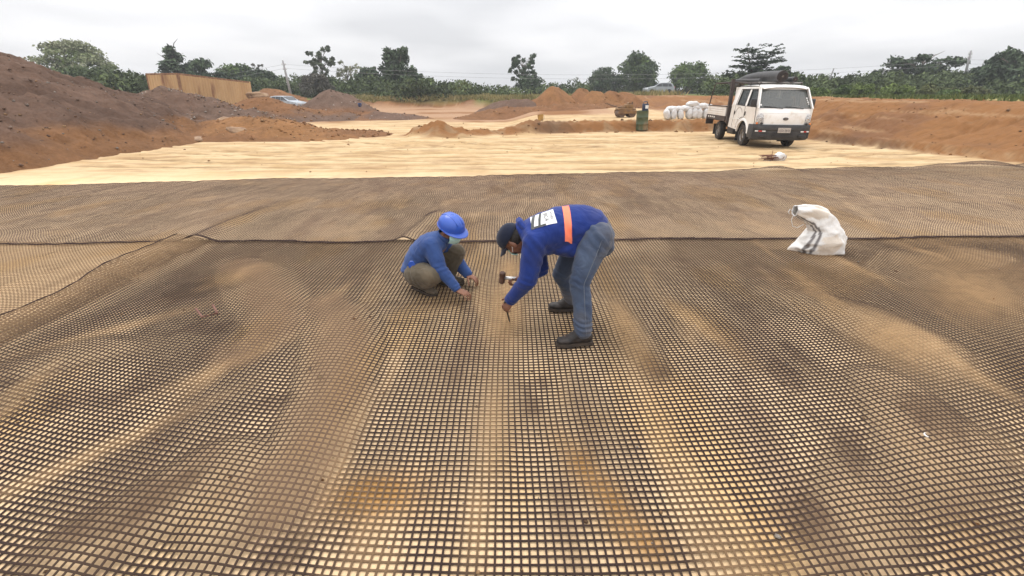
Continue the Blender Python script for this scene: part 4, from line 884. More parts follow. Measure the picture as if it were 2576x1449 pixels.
for sg in (-1, 1):
    def P_(poly, th=.04):
        a = [Vector((sg * hwid(z), y, z)) for y, z in poly]; b = [Vector((sg * (hwid(z) - th), y, z)) for y, z in poly]; n = len(poly)
        body.add(a + b, [tuple(range(n)), tuple(range(n, 2 * n))] + [(i, (i + 1) % n, n + (i + 1) % n, n + i) for i in range(n)])
    P_(low); P_([(-1.02, 1.262), (-.88, 1.262), (-.53, 1.835), (-.66, 1.86)]); P_([(-.04, 1.30), (.11, 1.30), (.11, 1.835), (-.04, 1.835)]); P_([(.86, 1.31), (1.30, 1.312), (1.24, 1.835), (.80, 1.835)])
    P_([(-.66, 1.84), (1.24, 1.84), (1.23, 1.90), (-.62, 1.90)])
    # wheel arch flare
    rr_ = []
    for a in range(10, 171, 8):
        ca, sa = math.cos(R(a)), math.sin(R(a)); rr_.append([Vector((sg * (.865 + o), r_ * ca, .36 + r_ * sa)) for r_, o in ((.47, -.03), (.47, .022), (.53, .014), (.56, -.004))])
    body.loft(rr_, closed=False)
# roof, rounded
rings = []
for y, dz, f in ((-.70, -.075, .90), (-.62, -.02, .96), (-.45, .015, 1), (.3, .03, 1), (1.1, .02, 1), (1.25, -.03, .97)):
    rings.append([Vector((x * hwid(1.9) * f, y, 1.905 + dz + .055 * (1 - abs(x) ** 3.2))) for x in np.linspace(-1, 1, 15)])
body.loft(rings, closed=False)
# back wall of the cab
body.box((0, 1.31, 1.25), (1.62, .03, 1.3))
# nose: one curved panel from the bumper to the windscreen
rings = []
for z, y in ((.60, -1.10), (.74, -1.115), (.90, -1.115), (1.05, -1.10), (1.10, -1.085), (1.105, -1.075), (1.11, -1.085), (1.20, -1.05), (1.262, -1.01)):
    rings.append([Vector((x * (.872 if abs(x) < 1 else hwid(z)), y + .13 * abs(x) ** 4.0, z)) for x in np.linspace(-1, 1, 21)])
body.loft(rings, closed=False)
# frame of the windscreen
def wsp(x, t): return Vector((x * (hwid(1.26) * (1 - t) + hwid(1.86) * t), -1.01 + .12 * abs(x) ** 4 + t * .37, 1.262 + t * .585))
for (xa, xb) in ((-1, -.93), (.93, 1)): body.loft([[wsp(x, t) for x in np.linspace(xa, xb, 3)] for t in np.linspace(0, 1, 5)], closed=False)
body.loft([[wsp(x, t) for x in np.linspace(-.93, .93, 15)] for t in (.93, 1.0, 1.05)], closed=False)
body.build('body', M_white, van, angle=30)
gs = MB(); gs.loft([[wsp(x, t) - Vector((0, .004, 0)) for x in np.linspace(-.93, .93, 17)] for t in np.linspace(.015, .94, 8)], closed=False); gs.build('windscreen', M_screen, van, smooth=True)
sl_ = MB()
for (xa, xb, ta, tb) in ((-.945, .945, .0, .03), (-.945, .945, .92, .95), (-.945, -.92, .0, .95), (.92, .945, .0, .95)): sl_.loft([[wsp(x, t) - Vector((0, .010, 0)) for x in np.linspace(xa, xb, 13)] for t in (ta, tb)], closed=False)
sl_.build('windscreen_seal', M_black, van)
# doors: slightly proud skins with dark gaps behind them
side_plate([(-.84, 1.275), (.015, 1.29), (.02, .93), (-.22, .93), (-.42, .84), (-.60, .68), (-.78, .66), (-.92, .8)], 'door', M_white, th=.02, out=.010)
side_plate([(.055, 1.29), (.90, 1.305), (.99, .56), (.62, .55), (.56, .72), (.42, .86), (.22, .93), (.06, .95)], 'door', M_white, th=.02, out=.010)
for sg in (-1, 1):
    for pts in ([(.036, 1.285), (.036, .94), (.2, .935), (.44, .86), (.59, .70), (.615, .56)], [(.92, 1.30), (1.01, .56)], [(-.86, 1.27), (-.95, .8), (-.90, .68)], [(-.86, 1.27), (-.50, 1.81), (-.0, 1.83), (.86, 1.83), (.92, 1.30)]):
        MB().tube([(sg * (hwid(z) + .004), y, z) for y, z in pts], .009, n=5).build('door_gap', M_black, van)
    MB().tube([(sg * (.875), y, z) for y, z in ((1.33, .84), (.75, .85), (.48, .87), (.25, .84), )], .008, n=5).build('crease', M_white, van)
# side windows and black surrounds
for poly in ([(-.83, 1.30), (-.06, 1.31), (-.06, 1.80), (-.50, 1.80)], [(.13, 1.32), (.83, 1.33), (.78, 1.80), (.13, 1.80)]):
    side_plate(poly, 'side_window', M_glass, inset=.022, th=.006)
    for sg in (-1, 1): q = [(sg * (hwid(z) - .008), y, z) for y, z in poly]; MB().tube(q + [q[0]], .018, n=5).build('window_seal', M_black, van)
# door handles, mirrors
for sg in (-1, 1):
    for y in (-.10 + .0, .86):
        h_ = MB().ell((sg * .886, y + .03, 1.06), (.012, .045, .075)).build('handle', M_black, van, smooth=True); MB().box((sg * .902, y + .03, 1.06), (.012, .018, .10), bev=.005).build('grip', M_rim, h_)
    m_ = MB().box((sg * (1.0 if sg < 0 else .95), -.90 if sg < 0 else -.66, 1.42), (.17, .09, .27), bev=.044).build('mirror', M_black, van, smooth=True); MB().tube([(sg * .86, -.84, 1.32), (sg * .90, -.84 if sg < 0 else -.72, 1.34), (sg * .94, -.88 if sg < 0 else -.68, 1.38)], .016, n=6).build('bracket', M_black, m_)
    MB().box((sg * (1.0 if sg < 0 else .95), -.852 if sg < 0 else -.612, 1.42), (.13, .004, .22)).build('mirror_glass', M_chrome, m_)
# headlights
for sg in (-1, 1):
    hl = MB(); rg = []
    for k, (o, f) in enumerate(((.02, 1.0), (-.012, 1.0), (-.022, .93))):
        rg.append([Vector((sg * (.75 + f * u * .5), -1.112 + .13 * (abs(.75 + f * u * .5) / .865) ** 4.0 + o - .004, .915 + f * v * .5)) for u, v in ((-.22, -.26), (-.20, .10), (-.13, .30), (-.02, .36), (.14, .30), (.21, .12), (.215, -.26), (.0, -.29))])
    hl.loft(rg); h_ = hl.build('headlight', M_lens, van, smooth=True)
    for (dx, dz, r_) in ((-.03, .05, .058), (.04, -.05, .045)): MB().ell((sg * (.75 + dx), -1.105 + .13 * (abs(.75 + dx) / .865) ** 4, .90 + dz), (r_, .03, r_)).build('lamp', M_chrome, h_, smooth=True)
    MB().ell((sg * .83, -1.06, .80), (.03, .02, .03)).build('indicator', M_orange_lens, h_, smooth=True)
    MB().ell((sg * .70, -1.115, .80), (.05, .02, .028)).build('fog_reflector', M_black, h_, smooth=True)
# bumper wraps round the corners
bu = MB(); rg = []
for x in np.linspace(-1, 1, 25):
    ax_ = abs(x); yb = -1.17 + .20 * ax_ ** 5; xx = x * .90
    rg.append([Vector((xx, yb + .16, .765)), Vector((xx, yb + .01, .77)), Vector((xx, yb - .015, .72)), Vector((xx, yb, .60)), Vector((xx, yb + .025, .58)), Vector((xx, yb + .02, .40)), Vector((xx, yb + .06, .30)), Vector((xx, yb + .20, .28))])
bu.loft(rg, closed=True)
for sg in (-1, 1): bu.box((sg * .885, -.80, .55), (.05, .40, .42), bev=.02)
bump_ = bu.build('bumper', M_bumper, van, angle=40)
for z in (.50, .45, .40): MB().box((0, -1.165, z), (.70, .012, .022)).build('grille_slot', M_black, bump_)
for sg in (-1, 1):
    MB().box((sg * .62, -1.165, .42), (.22, .03, .09), bev=.02).build('recess', M_black, bump_)
    for k, (dx, mt) in enumerate(((-.10, M_refl), (.0, M_red), (.10, M_refl))): MB().box((sg * (.70 + dx), -1.185 + .20 * (abs(.70 + dx) / .9) ** 5, .565), (.098, .012, .038), rot=Matrix.Rotation(sg * .12, 3, 'Z')).build('reflector', mt, bump_)
pl = MB().box((.02, -1.192, .60), (.40, .010, .155), bev=.004).build('number_plate', M_plate, van)
tm = textmesh('GSD-3843', .082); t_ = link('plate_number', tm, M_ink, pl); t_.location = (.02, -1.199, .59); t_.rotation_euler = (R(90), 0, 0)
# oval badge on the nose
bd = MB(); bd.loft([[Vector((.02 + .085 * f * math.cos(a), -1.118 + d, .945 + .045 * f * math.sin(a))) for a in np.linspace(0, 2 * math.pi, 24, endpoint=False)] for f, d in ((1, 0.01), (1, -.006), (.9, -.010))]); bd_ = bd.build('badge', M_ink, van)
tm = textmesh('KIA', .055); t_ = link('badge_letters', tm, M_chrome, bd_); t_.location = (.02, -1.130, .945); t_.rotation_euler = (R(90), 0, 0)
# wipers
for x0, x1 in ((-.12, -.80), (.62, -.02)):
    p0 = wsp(x0, -.02) - Vector((0, .03, 0)); p1 = wsp(x1, .09) - Vector((0, .035, 0)); MB().tube([p0, p0.lerp(p1, .5) + Vector((0, 0, .01)), p1], .010, n=5).build('wiper', M_black, van)
# stickers on the windscreen
for (x, t, sx, sz) in ((-.88, .16, .05, .055), (.86, .52, .04, .05), (.87, .42, .035, .04), (.88, .32, .04, .05), (.89, .23, .03, .035)):
    c_ = wsp(x, t) - Vector((0, .012, 0)); MB().box(c_, (sx, .004, sz), rot=Matrix.Rotation(R(-32), 3, 'X')).build('sticker', M_refl, van)
# print on the rear door: arched line of lettering, a column of letters below
def on_side(me, y, z, name, rot=0.0, mat=M_greyink, par=van):
    o = link(name, me, mat, par); o.matrix_local = Matrix.Translation((-(.865 + .0125), y, z)) @ Matrix.Rotation(R(-90), 4, 'Z') @ Matrix.Rotation(R(90), 4, 'X') @ Matrix.Rotation(rot, 4, 'Z'); return o
mb = MB(); rg = []
for a in np.linspace(R(28), R(152), 20): rg.append([Vector((math.cos(a) * r_ * 1.05, math.sin(a) * r_, 0)) for r_ in (.30, .335)] + [Vector((math.cos(a) * r_ * 1.05, math.sin(a) * r_, .002)) for r_ in (.335, .30)])
mb.loft(rg); on_side(mb.mesh('arched_print'), .50, .92, 'arched_print')
for k, ch in enumerate('OTTE'): on_side(textmesh(ch, .10), .50, 1.06 - k * .075, 'letter', rot=R(-90))
on_side(textmesh('....', .08), -.12, 1.23, 'small_print')
# interior
for x in (-.40, .40):
    for y in (-.22, .78):
        s_ = MB(); s_.box((x, y, .95), (.50, .48, .16), bev=.05); s_.box((x, y + .24, 1.25), (.48, .13, .60), bev=.05); s_.box((x, y + .25, 1.64), (.26, .10, .20), bev=.04); s_.build('seat', M_seat, van, smooth=True)
MB().box((0, -.80, 1.17), (1.56, .34, .16), bev=.05).build('dashboard', M_seat, van, smooth=True)
MB().lathe([(.19, -.012), (.205, 0), (.19, .012), (.175, 0), (.19, -.012)], (-.40, -.60, 1.28), Vector((0, .75, .65)), n=22).build('steering_wheel', M_black, van, smooth=True)
MB().box((0, -.30, .62), (1.5, 1.2, .36)).build('floor_pan', M_black, van)
MB().box((0, .7, .62), (1.58, 1.2, .22)).build('floor_pan', M_black, van)
# chassis
ch = MB()
for x in (-.36, .36): ch.box((x, 1.6, .52), (.08, 4.6, .14))
ch.cyl((-.7, 2.45, .34), (.7, 2.45, .34), .05); ch.ell((0, 2.45, .34), (.16, .16, .15)); ch.cyl((-.7, 0, .34), (.7, 0, .34), .045); ch.build('chassis', M_black, van)
MB().box((-.66, 1.25, .42), (.30, .62, .24), bev=.04).build('fuel_tank', M_black, van, smooth=True); MB().box((.66, 1.25, .42), (.30, .5, .22), bev=.03).build('battery_box', M_black, van, smooth=True)
# wheels
w0 = wheel(van, (-.745, 0, .345), .345, .20, -1)
for (x, y, sd) in ((.745, 0, 1), (-.74, 2.45, -1), (.74, 2.45, 1)):
    wheel(van, (x, y, .345), .345, .20, sd)
for sg in (-1, 1): MB().box((sg * .74, .50, .33), (.24, .02, .42), bev=.008).build('mud_flap', M_black, van); MB().box((sg * .74, 2.90, .36), (.26, .02, .40), bev=.008).build('mud_flap', M_black, van)
# cargo bed
bed = MB(); bed.box((0, 2.72, .86), (1.80, 2.30, .07)); bed.box((0, 2.72, .76), (1.70, 2.2, .12)); bed.build('bed_floor', M_frame, van)
for sg in (-1, 1):
    ds = MB().box((sg * .90, 2.76, 1.06), (.035, 2.08, .33), bev=.008).build('drop_side', M_white, van)
    for z in (.98, 1.06, 1.14): MB().tube([(sg * .922, 1.80, z), (sg * .922, 3.72, z)], .013, n=5).build('rib', M_white, ds)
    MB().box((sg * .905, 2.76, 1.235), (.06, 2.16, .035)).build('top_rail', M_frame, ds)
    if sg < 0:
        t_ = link('side_print', textmesh('DYA', .10), M_greyink, ds); t_.matrix_local = Matrix.Translation((-.94, 3.45, 1.06)) @ Matrix.Rotation(R(-90), 4, 'Z') @ Matrix.Rotation(R(90), 4, 'X')
    MB().box((sg * .90, 2.76, .80), (.05, 2.16, .16), bev=.01).build('side_skirt', M_frame, van)
    for y in (3.55, 3.32, 3.09, 2.86): MB().box((sg * .928, y, .82), (.01, .11, .055)).build('reflector', M_refl, van)
    MB().box((sg * .80, 3.74, .66), (.30, .06, .30), bev=.01).build('rear_panel', M_frame, van)
MB().box((0, 3.82, 1.06), (1.76, .035, .33), bev=.008).build('tail_gate', M_white, van); MB().box((0, 3.84, .80), (1.8, .05, .16)).build('rear_beam', M_frame, van)
for sg in (-1, 1): MB().box((sg * .72, 3.87, .68), (.28, .04, .09), bev=.01).build('tail_light', M_red, van)
# headboard frame and cage over the bed
for sg in (-1, 1):
    MB().box((sg * .88, 1.52, 1.42), (.11, .12, 1.50), rot=Matrix.Rotation(R(-4), 3, 'X')).build('headboard_post', M_frame, van)
    MB().tube([(sg * .90, 3.78, 1.24), (sg * .88, 3.66, 1.70), (sg * .86, 3.52, 2.06)], .022, n=7).build('cage_post', M_frame, van)
    MB().tube([(sg * .86, 3.52, 2.06), (sg * .84, 2.4, 2.08), (sg * .82, 1.5, 2.07), (sg * .66, 1.1, 2.04), (sg * .64, -.30, 2.02)], .019, n=7).build('cage_rail', M_frame, van)
    for y in (-.30, .45, 1.1): MB().tube([(sg * .65, y, 2.03), (sg * .68, y, 1.94)], .016, n=6).build('rack_foot', M_frame, van)
for y, z in ((3.52, 2.06), (2.5, 2.08), (1.5, 2.07)): MB().tube([(-.85, y, z), (.85, y, z)], .022, n=7).build('crossbar', M_frame, van)
for y in (1.05, .45): MB().tube([(-.68, y, 2.035), (.68, y, 2.035)], .016, n=7).build('crossbar', M_frame, van)
MB().tube([(-.70, -.24, 2.03), (.70, -.24, 2.03)], .020, n=8).build('crossbar', M_rim, van)
MB().box((0, 1.52, 1.05), (1.66, .05, .42)).build('headboard', M_frame, van)
for x in (-.5, 0, .5): MB().tube([(x, 1.52, 1.2), (x, 1.52, 2.06)], .016, n=6).build('headboard_bar', M_frame, van)

# the load on the roof: things of their own
VM = van.matrix_basis.copy()
def roll(name, label, pts, r, grp_=None, spiral=True, mat=None):
    root = thing(name, label, 'roll', VM @ Vector(pts[0]), group=grp_); o = VM @ Vector(pts[0]); P = [VM @ Vector(p) - o for p in pts]
    mb = MB(); mb.tube(P, [r, r, r * .97, r * .9, r * .8][:len(P)], n=22); mb.build('outer_wrap', mat or M_roll, root, angle=50)
    if spiral:
        d = (P[0] - P[1]).normalized(); u = d.cross(Vector((0, 0, 1))).normalized(); v = u.cross(d); sp = []
        for k in range(90): a = k * .30; q = r * (.16 + .80 * k / 90); sp.append(P[0] + d * .012 + (u * math.cos(a) + v * math.sin(a)) * q)
        MB().tube(sp, .010, n=4).build('wound_layer', M_frame, root)
        MB().cyl(P[0] + d * .002, P[0] + d * .02, r * .16, n=14).build('core', M_rim, root)
    return root
M_roll = mk('black_liner', (.030, .030, .032), (.055, .053, .054), 5, .6, bump=.3, bscale=12)
roll('liner_roll', 'thick black roll of liner lying along the truck roof, end towards the camera', [(-.05, -.42, 2.215), (-.02, .6, 2.235), (.05, 1.8, 2.25), (.14, 3.0, 2.22), (.2, 3.9, 2.12)], .178, 'rolls tied on the truck roof')
roll('liner_roll', 'thinner black roll lying to the right of the thick one on the truck roof', [(.38, -.40, 2.13), (.37, .6, 2.13), (.36, 1.8, 2.15), (.36, 2.6, 2.16)], .082, 'rolls tied on the truck roof')
roll('liner_roll', 'short black roll below the left flank of the thick roll on the truck roof', [(-.34, .5, 2.11), (-.35, 1.2, 2.12), (-.36, 2.0, 2.14), (-.36, 2.9, 2.15)], .060, 'rolls tied on the truck roof', spiral=False)
sh = MB(); rg = []          # loose sheet hanging into the cage
for k, t in enumerate(np.linspace(0, 1, 12)):
    y = 1.9 + 1.25 * t; rg.append([VM @ Vector((-.55 + .9 * s_ + .05 * math.sin(7 * t + 5 * s_), y, 2.05 - (.10 + .30 * math.sin(t * 3.0)) * math.sin(s_ * 3.14) ** .7 - .02 * math.sin(9 * s_ + 4 * t))) for s_ in np.linspace(0, 1, 11)])
sh.loft(rg, closed=False); o = sh.build('liner_sheet', M_roll, smooth=True); o.modifiers.new('t', 'SOLIDIFY').thickness = .006
tag(o, 'black sheet sagging from the pipe frame over the truck bed', 'sheet')

# ================================================================== drum with a jerrycan on it
def ring_pts(c, r, z, n=28): return [Vector((c[0] + r * math.cos(6.2832 * k / n), c[1] + r * math.sin(6.2832 * k / n), z)) for k in range(n)]
M_drum = mk('dirty_green_drum', (.05, .075, .035), (.085, .10, .05), 3, .6, c3=(.22, .14, .07), s3=2.2, p3=(.50, .70), stretch=(1, 1, .7))
x_, y_ = G(1614, 330); zb = gz(x_, y_); dr = thing('oil_drum', 'muddy green steel drum standing at the trench edge left of the truck', 'drum', (x_, y_, zb), (R(1), R(-3.5), 0))
mb = MB(); mb.lathe([(.28, 0), (.285, .012), (.278, .03), (.278, .27), (.29, .285), (.278, .30), (.278, .57), (.29, .585), (.278, .60), (.278, .84), (.287, .86), (.28, .87), (.262, .862), (.262, .845), (.001, .845)], n=32); mb.build('drum_body', M_drum, dr, angle=50)
MB().lathe([(.03, .845), (.03, .875), (.001, .875)], (.12, .05, 0), n=12).build('bung', M_frame, dr)
M_blue = mk('navy_plastic', (.012, .022, .06), (.02, .03, .07), 8, .4)
jc = thing('jerrycan', 'dark blue canister with a white label standing on the green drum', 'canister', (x_ + .06, y_, zb + .848), (0, 0, R(8)))
MB().box((0, 0, .16), (.27, .17, .32), bev=.03).build('canister_body', M_blue, jc, smooth=True)
MB().tube([(-.10, 0, .31), (-.09, 0, .40), (.06, 0, .42), (.10, 0, .33)], .020, n=8).build('handle', M_blue, jc, smooth=True); MB().cyl((.08, 0, .30), (.08, 0, .37), .03).build('cap', M_black, jc)
MB().box((.04, -.088, .18), (.15, .006, .15)).build('label', M_refl, jc)
# little post / stake
x_, y_ = G(1360, 309, .30)
pb = thing('yellow_bucket', 'small yellowish bucket standing on the trench edge left of the drum', 'bucket', (x_, y_, gz(x_, y_) - .02), (R(3), R(-3), 0)); M_yb = mk('yellow_plastic_dirty', (.45, .27, .07), (.30, .17, .06), 6, .6)
MB().lathe([(.10, 0), (.125, .02), (.155, .30), (.165, .305), (.165, .325), (.148, .325), (.118, .03), (.001, .025)], n=24).build('bucket_body', M_yb, pb, angle=45)
MB().tube([(.16, 0, .31), (.20, 0, .20), (.19, -.03, .10), (0, -.17, .06)], .006, n=5).build('handle', M_rim, pb)
x_, y_ = at(905, 266, 38).x, 38.0
bb = thing('blue_bucket', 'small blue bucket lying at the foot of the pointed grey brown heap', 'bucket', (x_, y_, at(905, 268, 38).z), (R(15), 0, R(30))); MB().lathe([(.10, 0), (.12, .02), (.14, .20), (.15, .20), (.15, .22), (.135, .22), (.11, .03), (.001, .03)], n=20).build('bucket_body', mk('blue_plastic', (.02, .045, .14), None, rough=.5), bb, angle=45)
MB().tube([(.14, 0, .20), (.16, .0, .16), (.0, -.18, .12), (-.14, 0, .20)], .008, n=5).build('handle', M_rim, bb)

# ================================================================== walk behind roller
M_yel = mk('muddy_machine_yellow', (.26, .145, .05), (.15, .085, .045), 4, .75, bump=.3, bscale=20)
M_drumst = mk('muddy_steel', (.10, .062, .045), (.16, .10, .065), 6, .8)
x_, y_ = G(1575, 296, .44); ro = thing('vibratory_roller', 'muddy yellow walk behind double drum roller with its steering bar out to the left', 'roller', (x_, y_ + .3, gz(x_, y_ + .3)), (0, 0, R(6))); ro.scale = (.86, .86, .86)
for x in (-.34, .34):
    mb = MB(); mb.lathe([(.001, -.40), (.22, -.40), (.235, -.385), (.235, .385), (.22, .40), (.001, .40)], (x, 0, .235), (0, 1, 0), n=26); mb.build('roller_drum', M_drumst, ro, angle=40)
mb = MB(); mb.box((0, -.44, .34), (1.18, .05, .20), bev=.02); mb.box((0, .44, .34), (1.18, .05, .20), bev=.02); mb.box((0, 0, .50), (1.10, .84, .10), bev=.02); mb.build('roller_frame', M_yel, ro, smooth=False)
MB().box((.18, 0, .66), (.52, .50, .26), bev=.06).build('engine', M_yel, ro, smooth=True); MB().cyl((.20, -.12, .80), (.20, .22, .80), .10, n=16).build('fuel_tank', M_yel, ro); MB().cyl((.34, -.20, .78), (.34, -.20, .94), .05).build('exhaust', M_drumst, ro)
MB().box((-.25, 0, .60), (.30, .46, .14), bev=.03).build('water_tank', M_yel, ro, smooth=True)
mb = MB(); mb.tube([(-.40, .1, .58), (-.80, .1, .68), (-1.15, .1, .80)], .028, n=7); mb.tube([(-1.15, -.14, .80), (-1.15, .32, .80)], .022, n=7); mb.tube([(-1.15, .32, .80), (-1.30, .32, .84)], .02, n=6); mb.tube([(-1.15, -.14, .80), (-1.30, -.14, .84)], .02, n=6); mb.build('steering_bar', M_drumst, ro, smooth=True)

# ================================================================== pile of white sacks
M_sack = mk('woven_white_plastic', (.66, .66, .66), (.54, .53, .51), 6, .6, bump=.5, bscale=9, c3=(.50, .42, .33), s3=5, p3=(.6, .8))
def sack_mesh(seed, L_=.62, W_=.42, H_=.24):
    rs = np.random.RandomState(seed); bm = bmesh.new(); bmesh.ops.create_cube(bm, size=1); bmesh.ops.subdivide_edges(bm, edges=bm.edges[:], cuts=7, use_grid_fill=True)
    for v in bm.verts:
        p = v.co * 2; q = Vector((p.x, p.y, p.z)); n_ = q.normalized() * 1.25; f = .62; q = q.lerp(n_, f); e = 1 - .35 * max(0, abs(p.x) - .65) / .35
        q.z *= e; v.co = Vector((q.x * L_ / 2, q.y * W_ / 2, q.z * H_ / 2))
        k = fbm(np.array([v.co.x * 9 + seed * 3.1]), np.array([v.co.y * 7 + v.co.z * 11]), seed, 3)[0]; v.co += v.co.normalized() * (.030 * k + .022 * fbm(np.array([v.co.x * 24 + seed]), np.array([v.co.y * 24 + v.co.z * 20]), seed + 3, 2)[0])
    me = bpy.data.meshes.new('sack'); bm.to_mesh(me); bm.free(); me.materials.append(M_sack); me.polygons.foreach_set('use_smooth', [True] * len(me.polygons)); return me
SM = [sack_mesh(k) for k in range(5)]
labs = ['leftmost sack, leaning outwards at the foot of the white pile', 'second upright sack from the left in the bottom row of the white pile', 'third upright sack from the left in the bottom row of the white pile', 'fourth upright sack from the left in the bottom row of the white pile',
        'fifth upright sack from the left in the bottom row, grey in its folds', 'sixth upright sack from the left in the bottom row, nearest the truck bed but one', 'rightmost bottom sack of the pile, partly behind the truck bed',
        'leftmost sack of the upper layer of the white pile', 'second sack of the upper layer, over the gap between the second and third', 'third sack of the upper layer of the white pile', 'topmost sack with a grey open mouth, in the middle of the pile', 'upper layer sack to the right of the topmost one', 'upper layer sack nearest the truck, lying flat', 'sack behind the upper layer, next to the truck bed']
pos = [(1678, 299, 0, 72), (1694, 300, 0, 84), (1712, 299, 0, 78), (1733, 302, 0, 88), (1746, 303, 0, 90), (1759, 303, 0, 88), (1775, 301, 0, 85), (1692, 0, .36, 8), (1711, 0, .38, 0), (1728, 0, .40, 4), (1741, 0, .56, 15), (1752, 0, .42, 0), (1766, 0, .50, -6), (1781, 0, .44, 0)]
for k, (px, _, dz, rt) in enumerate(pos):
    x_, y_ = G(px, 301, .44); zb = gz(x_, y_ + .15); up = rt > 50; o = bpy.data.objects.new('sack', SM[k % 5]); C.objects.link(o)
    o.rotation_euler = (R(4 * math.sin(k * 3)), R(rt if up else 3 * math.sin(k)), R(90 if up and 0 else (8 * math.sin(k * 2.3)))); o.location = (x_, y_ + (.12 if up else .25), zb + (.24 if up else dz + .13)); o.scale = (.78, .86, 1.10) if up else (.90, 1.05, .98)
    tag(o, labs[k], 'sack', 'white sacks piled at the trench edge')

# ================================================================== pegs and white bag on the sand
M_rustbar = mk('rusty_bar', (.13, .055, .04), (.22, .11, .08), 14, .85)
x_, y_ = G(1938, 404); zb = gz(x_, y_); rs = random.Random(4)
pg = thing('steel_pegs', 'heap of rusty bent steel pegs lying on the sand in front of the truck', 'pegs', (x_, y_, zb))
for k in range(22):
    a = rs.uniform(-.5, .5); cx0, cy0 = rs.uniform(-.13, .13), rs.uniform(-.12, .12); z = .02 + .007 * k; dx, dy = math.cos(a) * .17, math.sin(a) * .17
    MB().tube([(cx0 - dx, cy0 - dy, z - .01), (cx0 + dx, cy0 + dy, z + rs.uniform(0, .03)), (cx0 + dx + .02, cy0 + dy + .01, z + rs.uniform(-.02, .10))], .009, n=5).build('peg', M_rustbar, pg)
MB().tube([(-.02, -.05, .02), (-.015, -.05, .30)], .008, n=5).build('peg', M_rustbar, pg)
for k in range(4): MB().box((-.24 + .05 * k, -.12 - .01 * k, .025), (.05, .04, .05), rot=Matrix.Rotation(k, 3, 'Z'), bev=.008).build('offcut', M_pebble, pg)
wb = sack_mesh(9, .27, .20, .24); wb.materials.clear(); wb.materials.append(M_sack); o = bpy.data.objects.new('plastic_bag', wb); C.objects.link(o); o.location = (x_ + .26, y_ + .04, zb + .10); o.rotation_euler = (0, R(18), R(20))
tag(o, 'small crumpled white bag slumped against the rusty pegs', 'bag')
MB().tube([(.01, -.12, -.02), (-.02, -.145, .04), (.02, -.15, .10), (.07, -.145, .04), (.06, -.12, -.04), (.01, -.12, -.05)], .010, n=5).build('bag_handle', M_greyink, o)

# bent bar and scrap on the near net
def gnet(x, y): return gz(x, y) + float(lift_A(np.array([x]), np.array([y]))[0]) + .008
a_, b_, c_, d_ = [G(px, py) for px, py in ((498, 793), (511, 806), (549, 796), (540, 783))]
mb = MB(); mb.tube([(q[0], q[1], gnet(*q) + .016 + (.03 if i in (0, 3) else 0)) for i, q in enumerate((a_, b_, c_, d_))], .010, n=6); tag(mb.build('steel_staple', M_rustbar), 'rusty U shaped steel bar lying on the net to the left of the workers', 'steel bar')
q = G(2325, 1117); mb = MB(); mb.loft([[(q[0] + .018 * math.cos(a) + o_, q[1] + .020 * math.sin(a), gnet(*q) + .012 + z_) for o_, z_ in ((0, 0), (.006, 0), (.007, .004), (0, .004))] for a in np.linspace(1.5, 3.9, 9)]); tag(mb.build('plastic_scrap', M_refl), 'tiny curl of white plastic lying on the net at the lower right', 'scrap')

# ================================================================== empty woven sack standing on the net
M_wsack, nt, b = newmat('striped_woven_sack'); n = nt.nodes; l = nt.links; b.inputs['Roughness'].default_value = .65
at_ = n.new('ShaderNodeAttribute'); at_.attribute_name = 'Col'; l.new(at_.outputs['Color'], b.inputs['Base Color'])
tcx = n.new('ShaderNodeTexCoord'); nb = n.new('ShaderNodeTexNoise'); nb.inputs['Scale'].default_value = 16; nb.inputs['Detail'].default_value = 6; l.new(tcx.outputs['Object'], nb.inputs[0]); bp = n.new('ShaderNodeBump'); bp.inputs['Strength'].default_value = .55; bp.inputs['Distance'].default_value = .02; l.new(nb.outputs[0], bp.inputs['Height']); l.new(bp.outputs[0], b.inputs['Normal'])
DS = 5.20; rings_px = [((2058, 627), 62, .15, 0), ((2060, 612), 60, .17, 2), ((2064, 597), 54, .17, 5), ((2069, 582), 43, .15, 8), ((2072, 568), 34, .125, 12), ((2068, 554), 31, .105, 24), ((2058, 541), 27, .09, 42), ((2041, 532), 22, .08, 62), ((2020, 528), 18, .07, 78), ((2002, 524), 12, .055, 84)]
sp = []; 
for (c_, hw_, dp, rot) in rings_px:
    p = at(c_[0], c_[1], DS); sp.append((p, hw_ * (DS * CT + .6) / FPX, dp, R(rot)))
k0 = sp[0][0].z; NR = 72; V = []; cols = []
base_z = max(gnet(sp[0][0].x + dx, DS) for dx in (-.1, .1)) - .01
dense = []
for i in range(len(sp) - 1):
    for t in np.linspace(0, 1, 5, endpoint=False):
        dense.append(tuple((np.array(sp[i][0]) * (1 - t) + np.array(sp[i + 1][0]) * t, sp[i][1] * (1 - t) + sp[i + 1][1] * t, sp[i][2] * (1 - t) + sp[i + 1][2] * t, sp[i][3] * (1 - t) + sp[i + 1][3] * t)))
dense.append((np.array(sp[-1][0]), sp[-1][1], sp[-1][2], sp[-1][3])); rgs = []
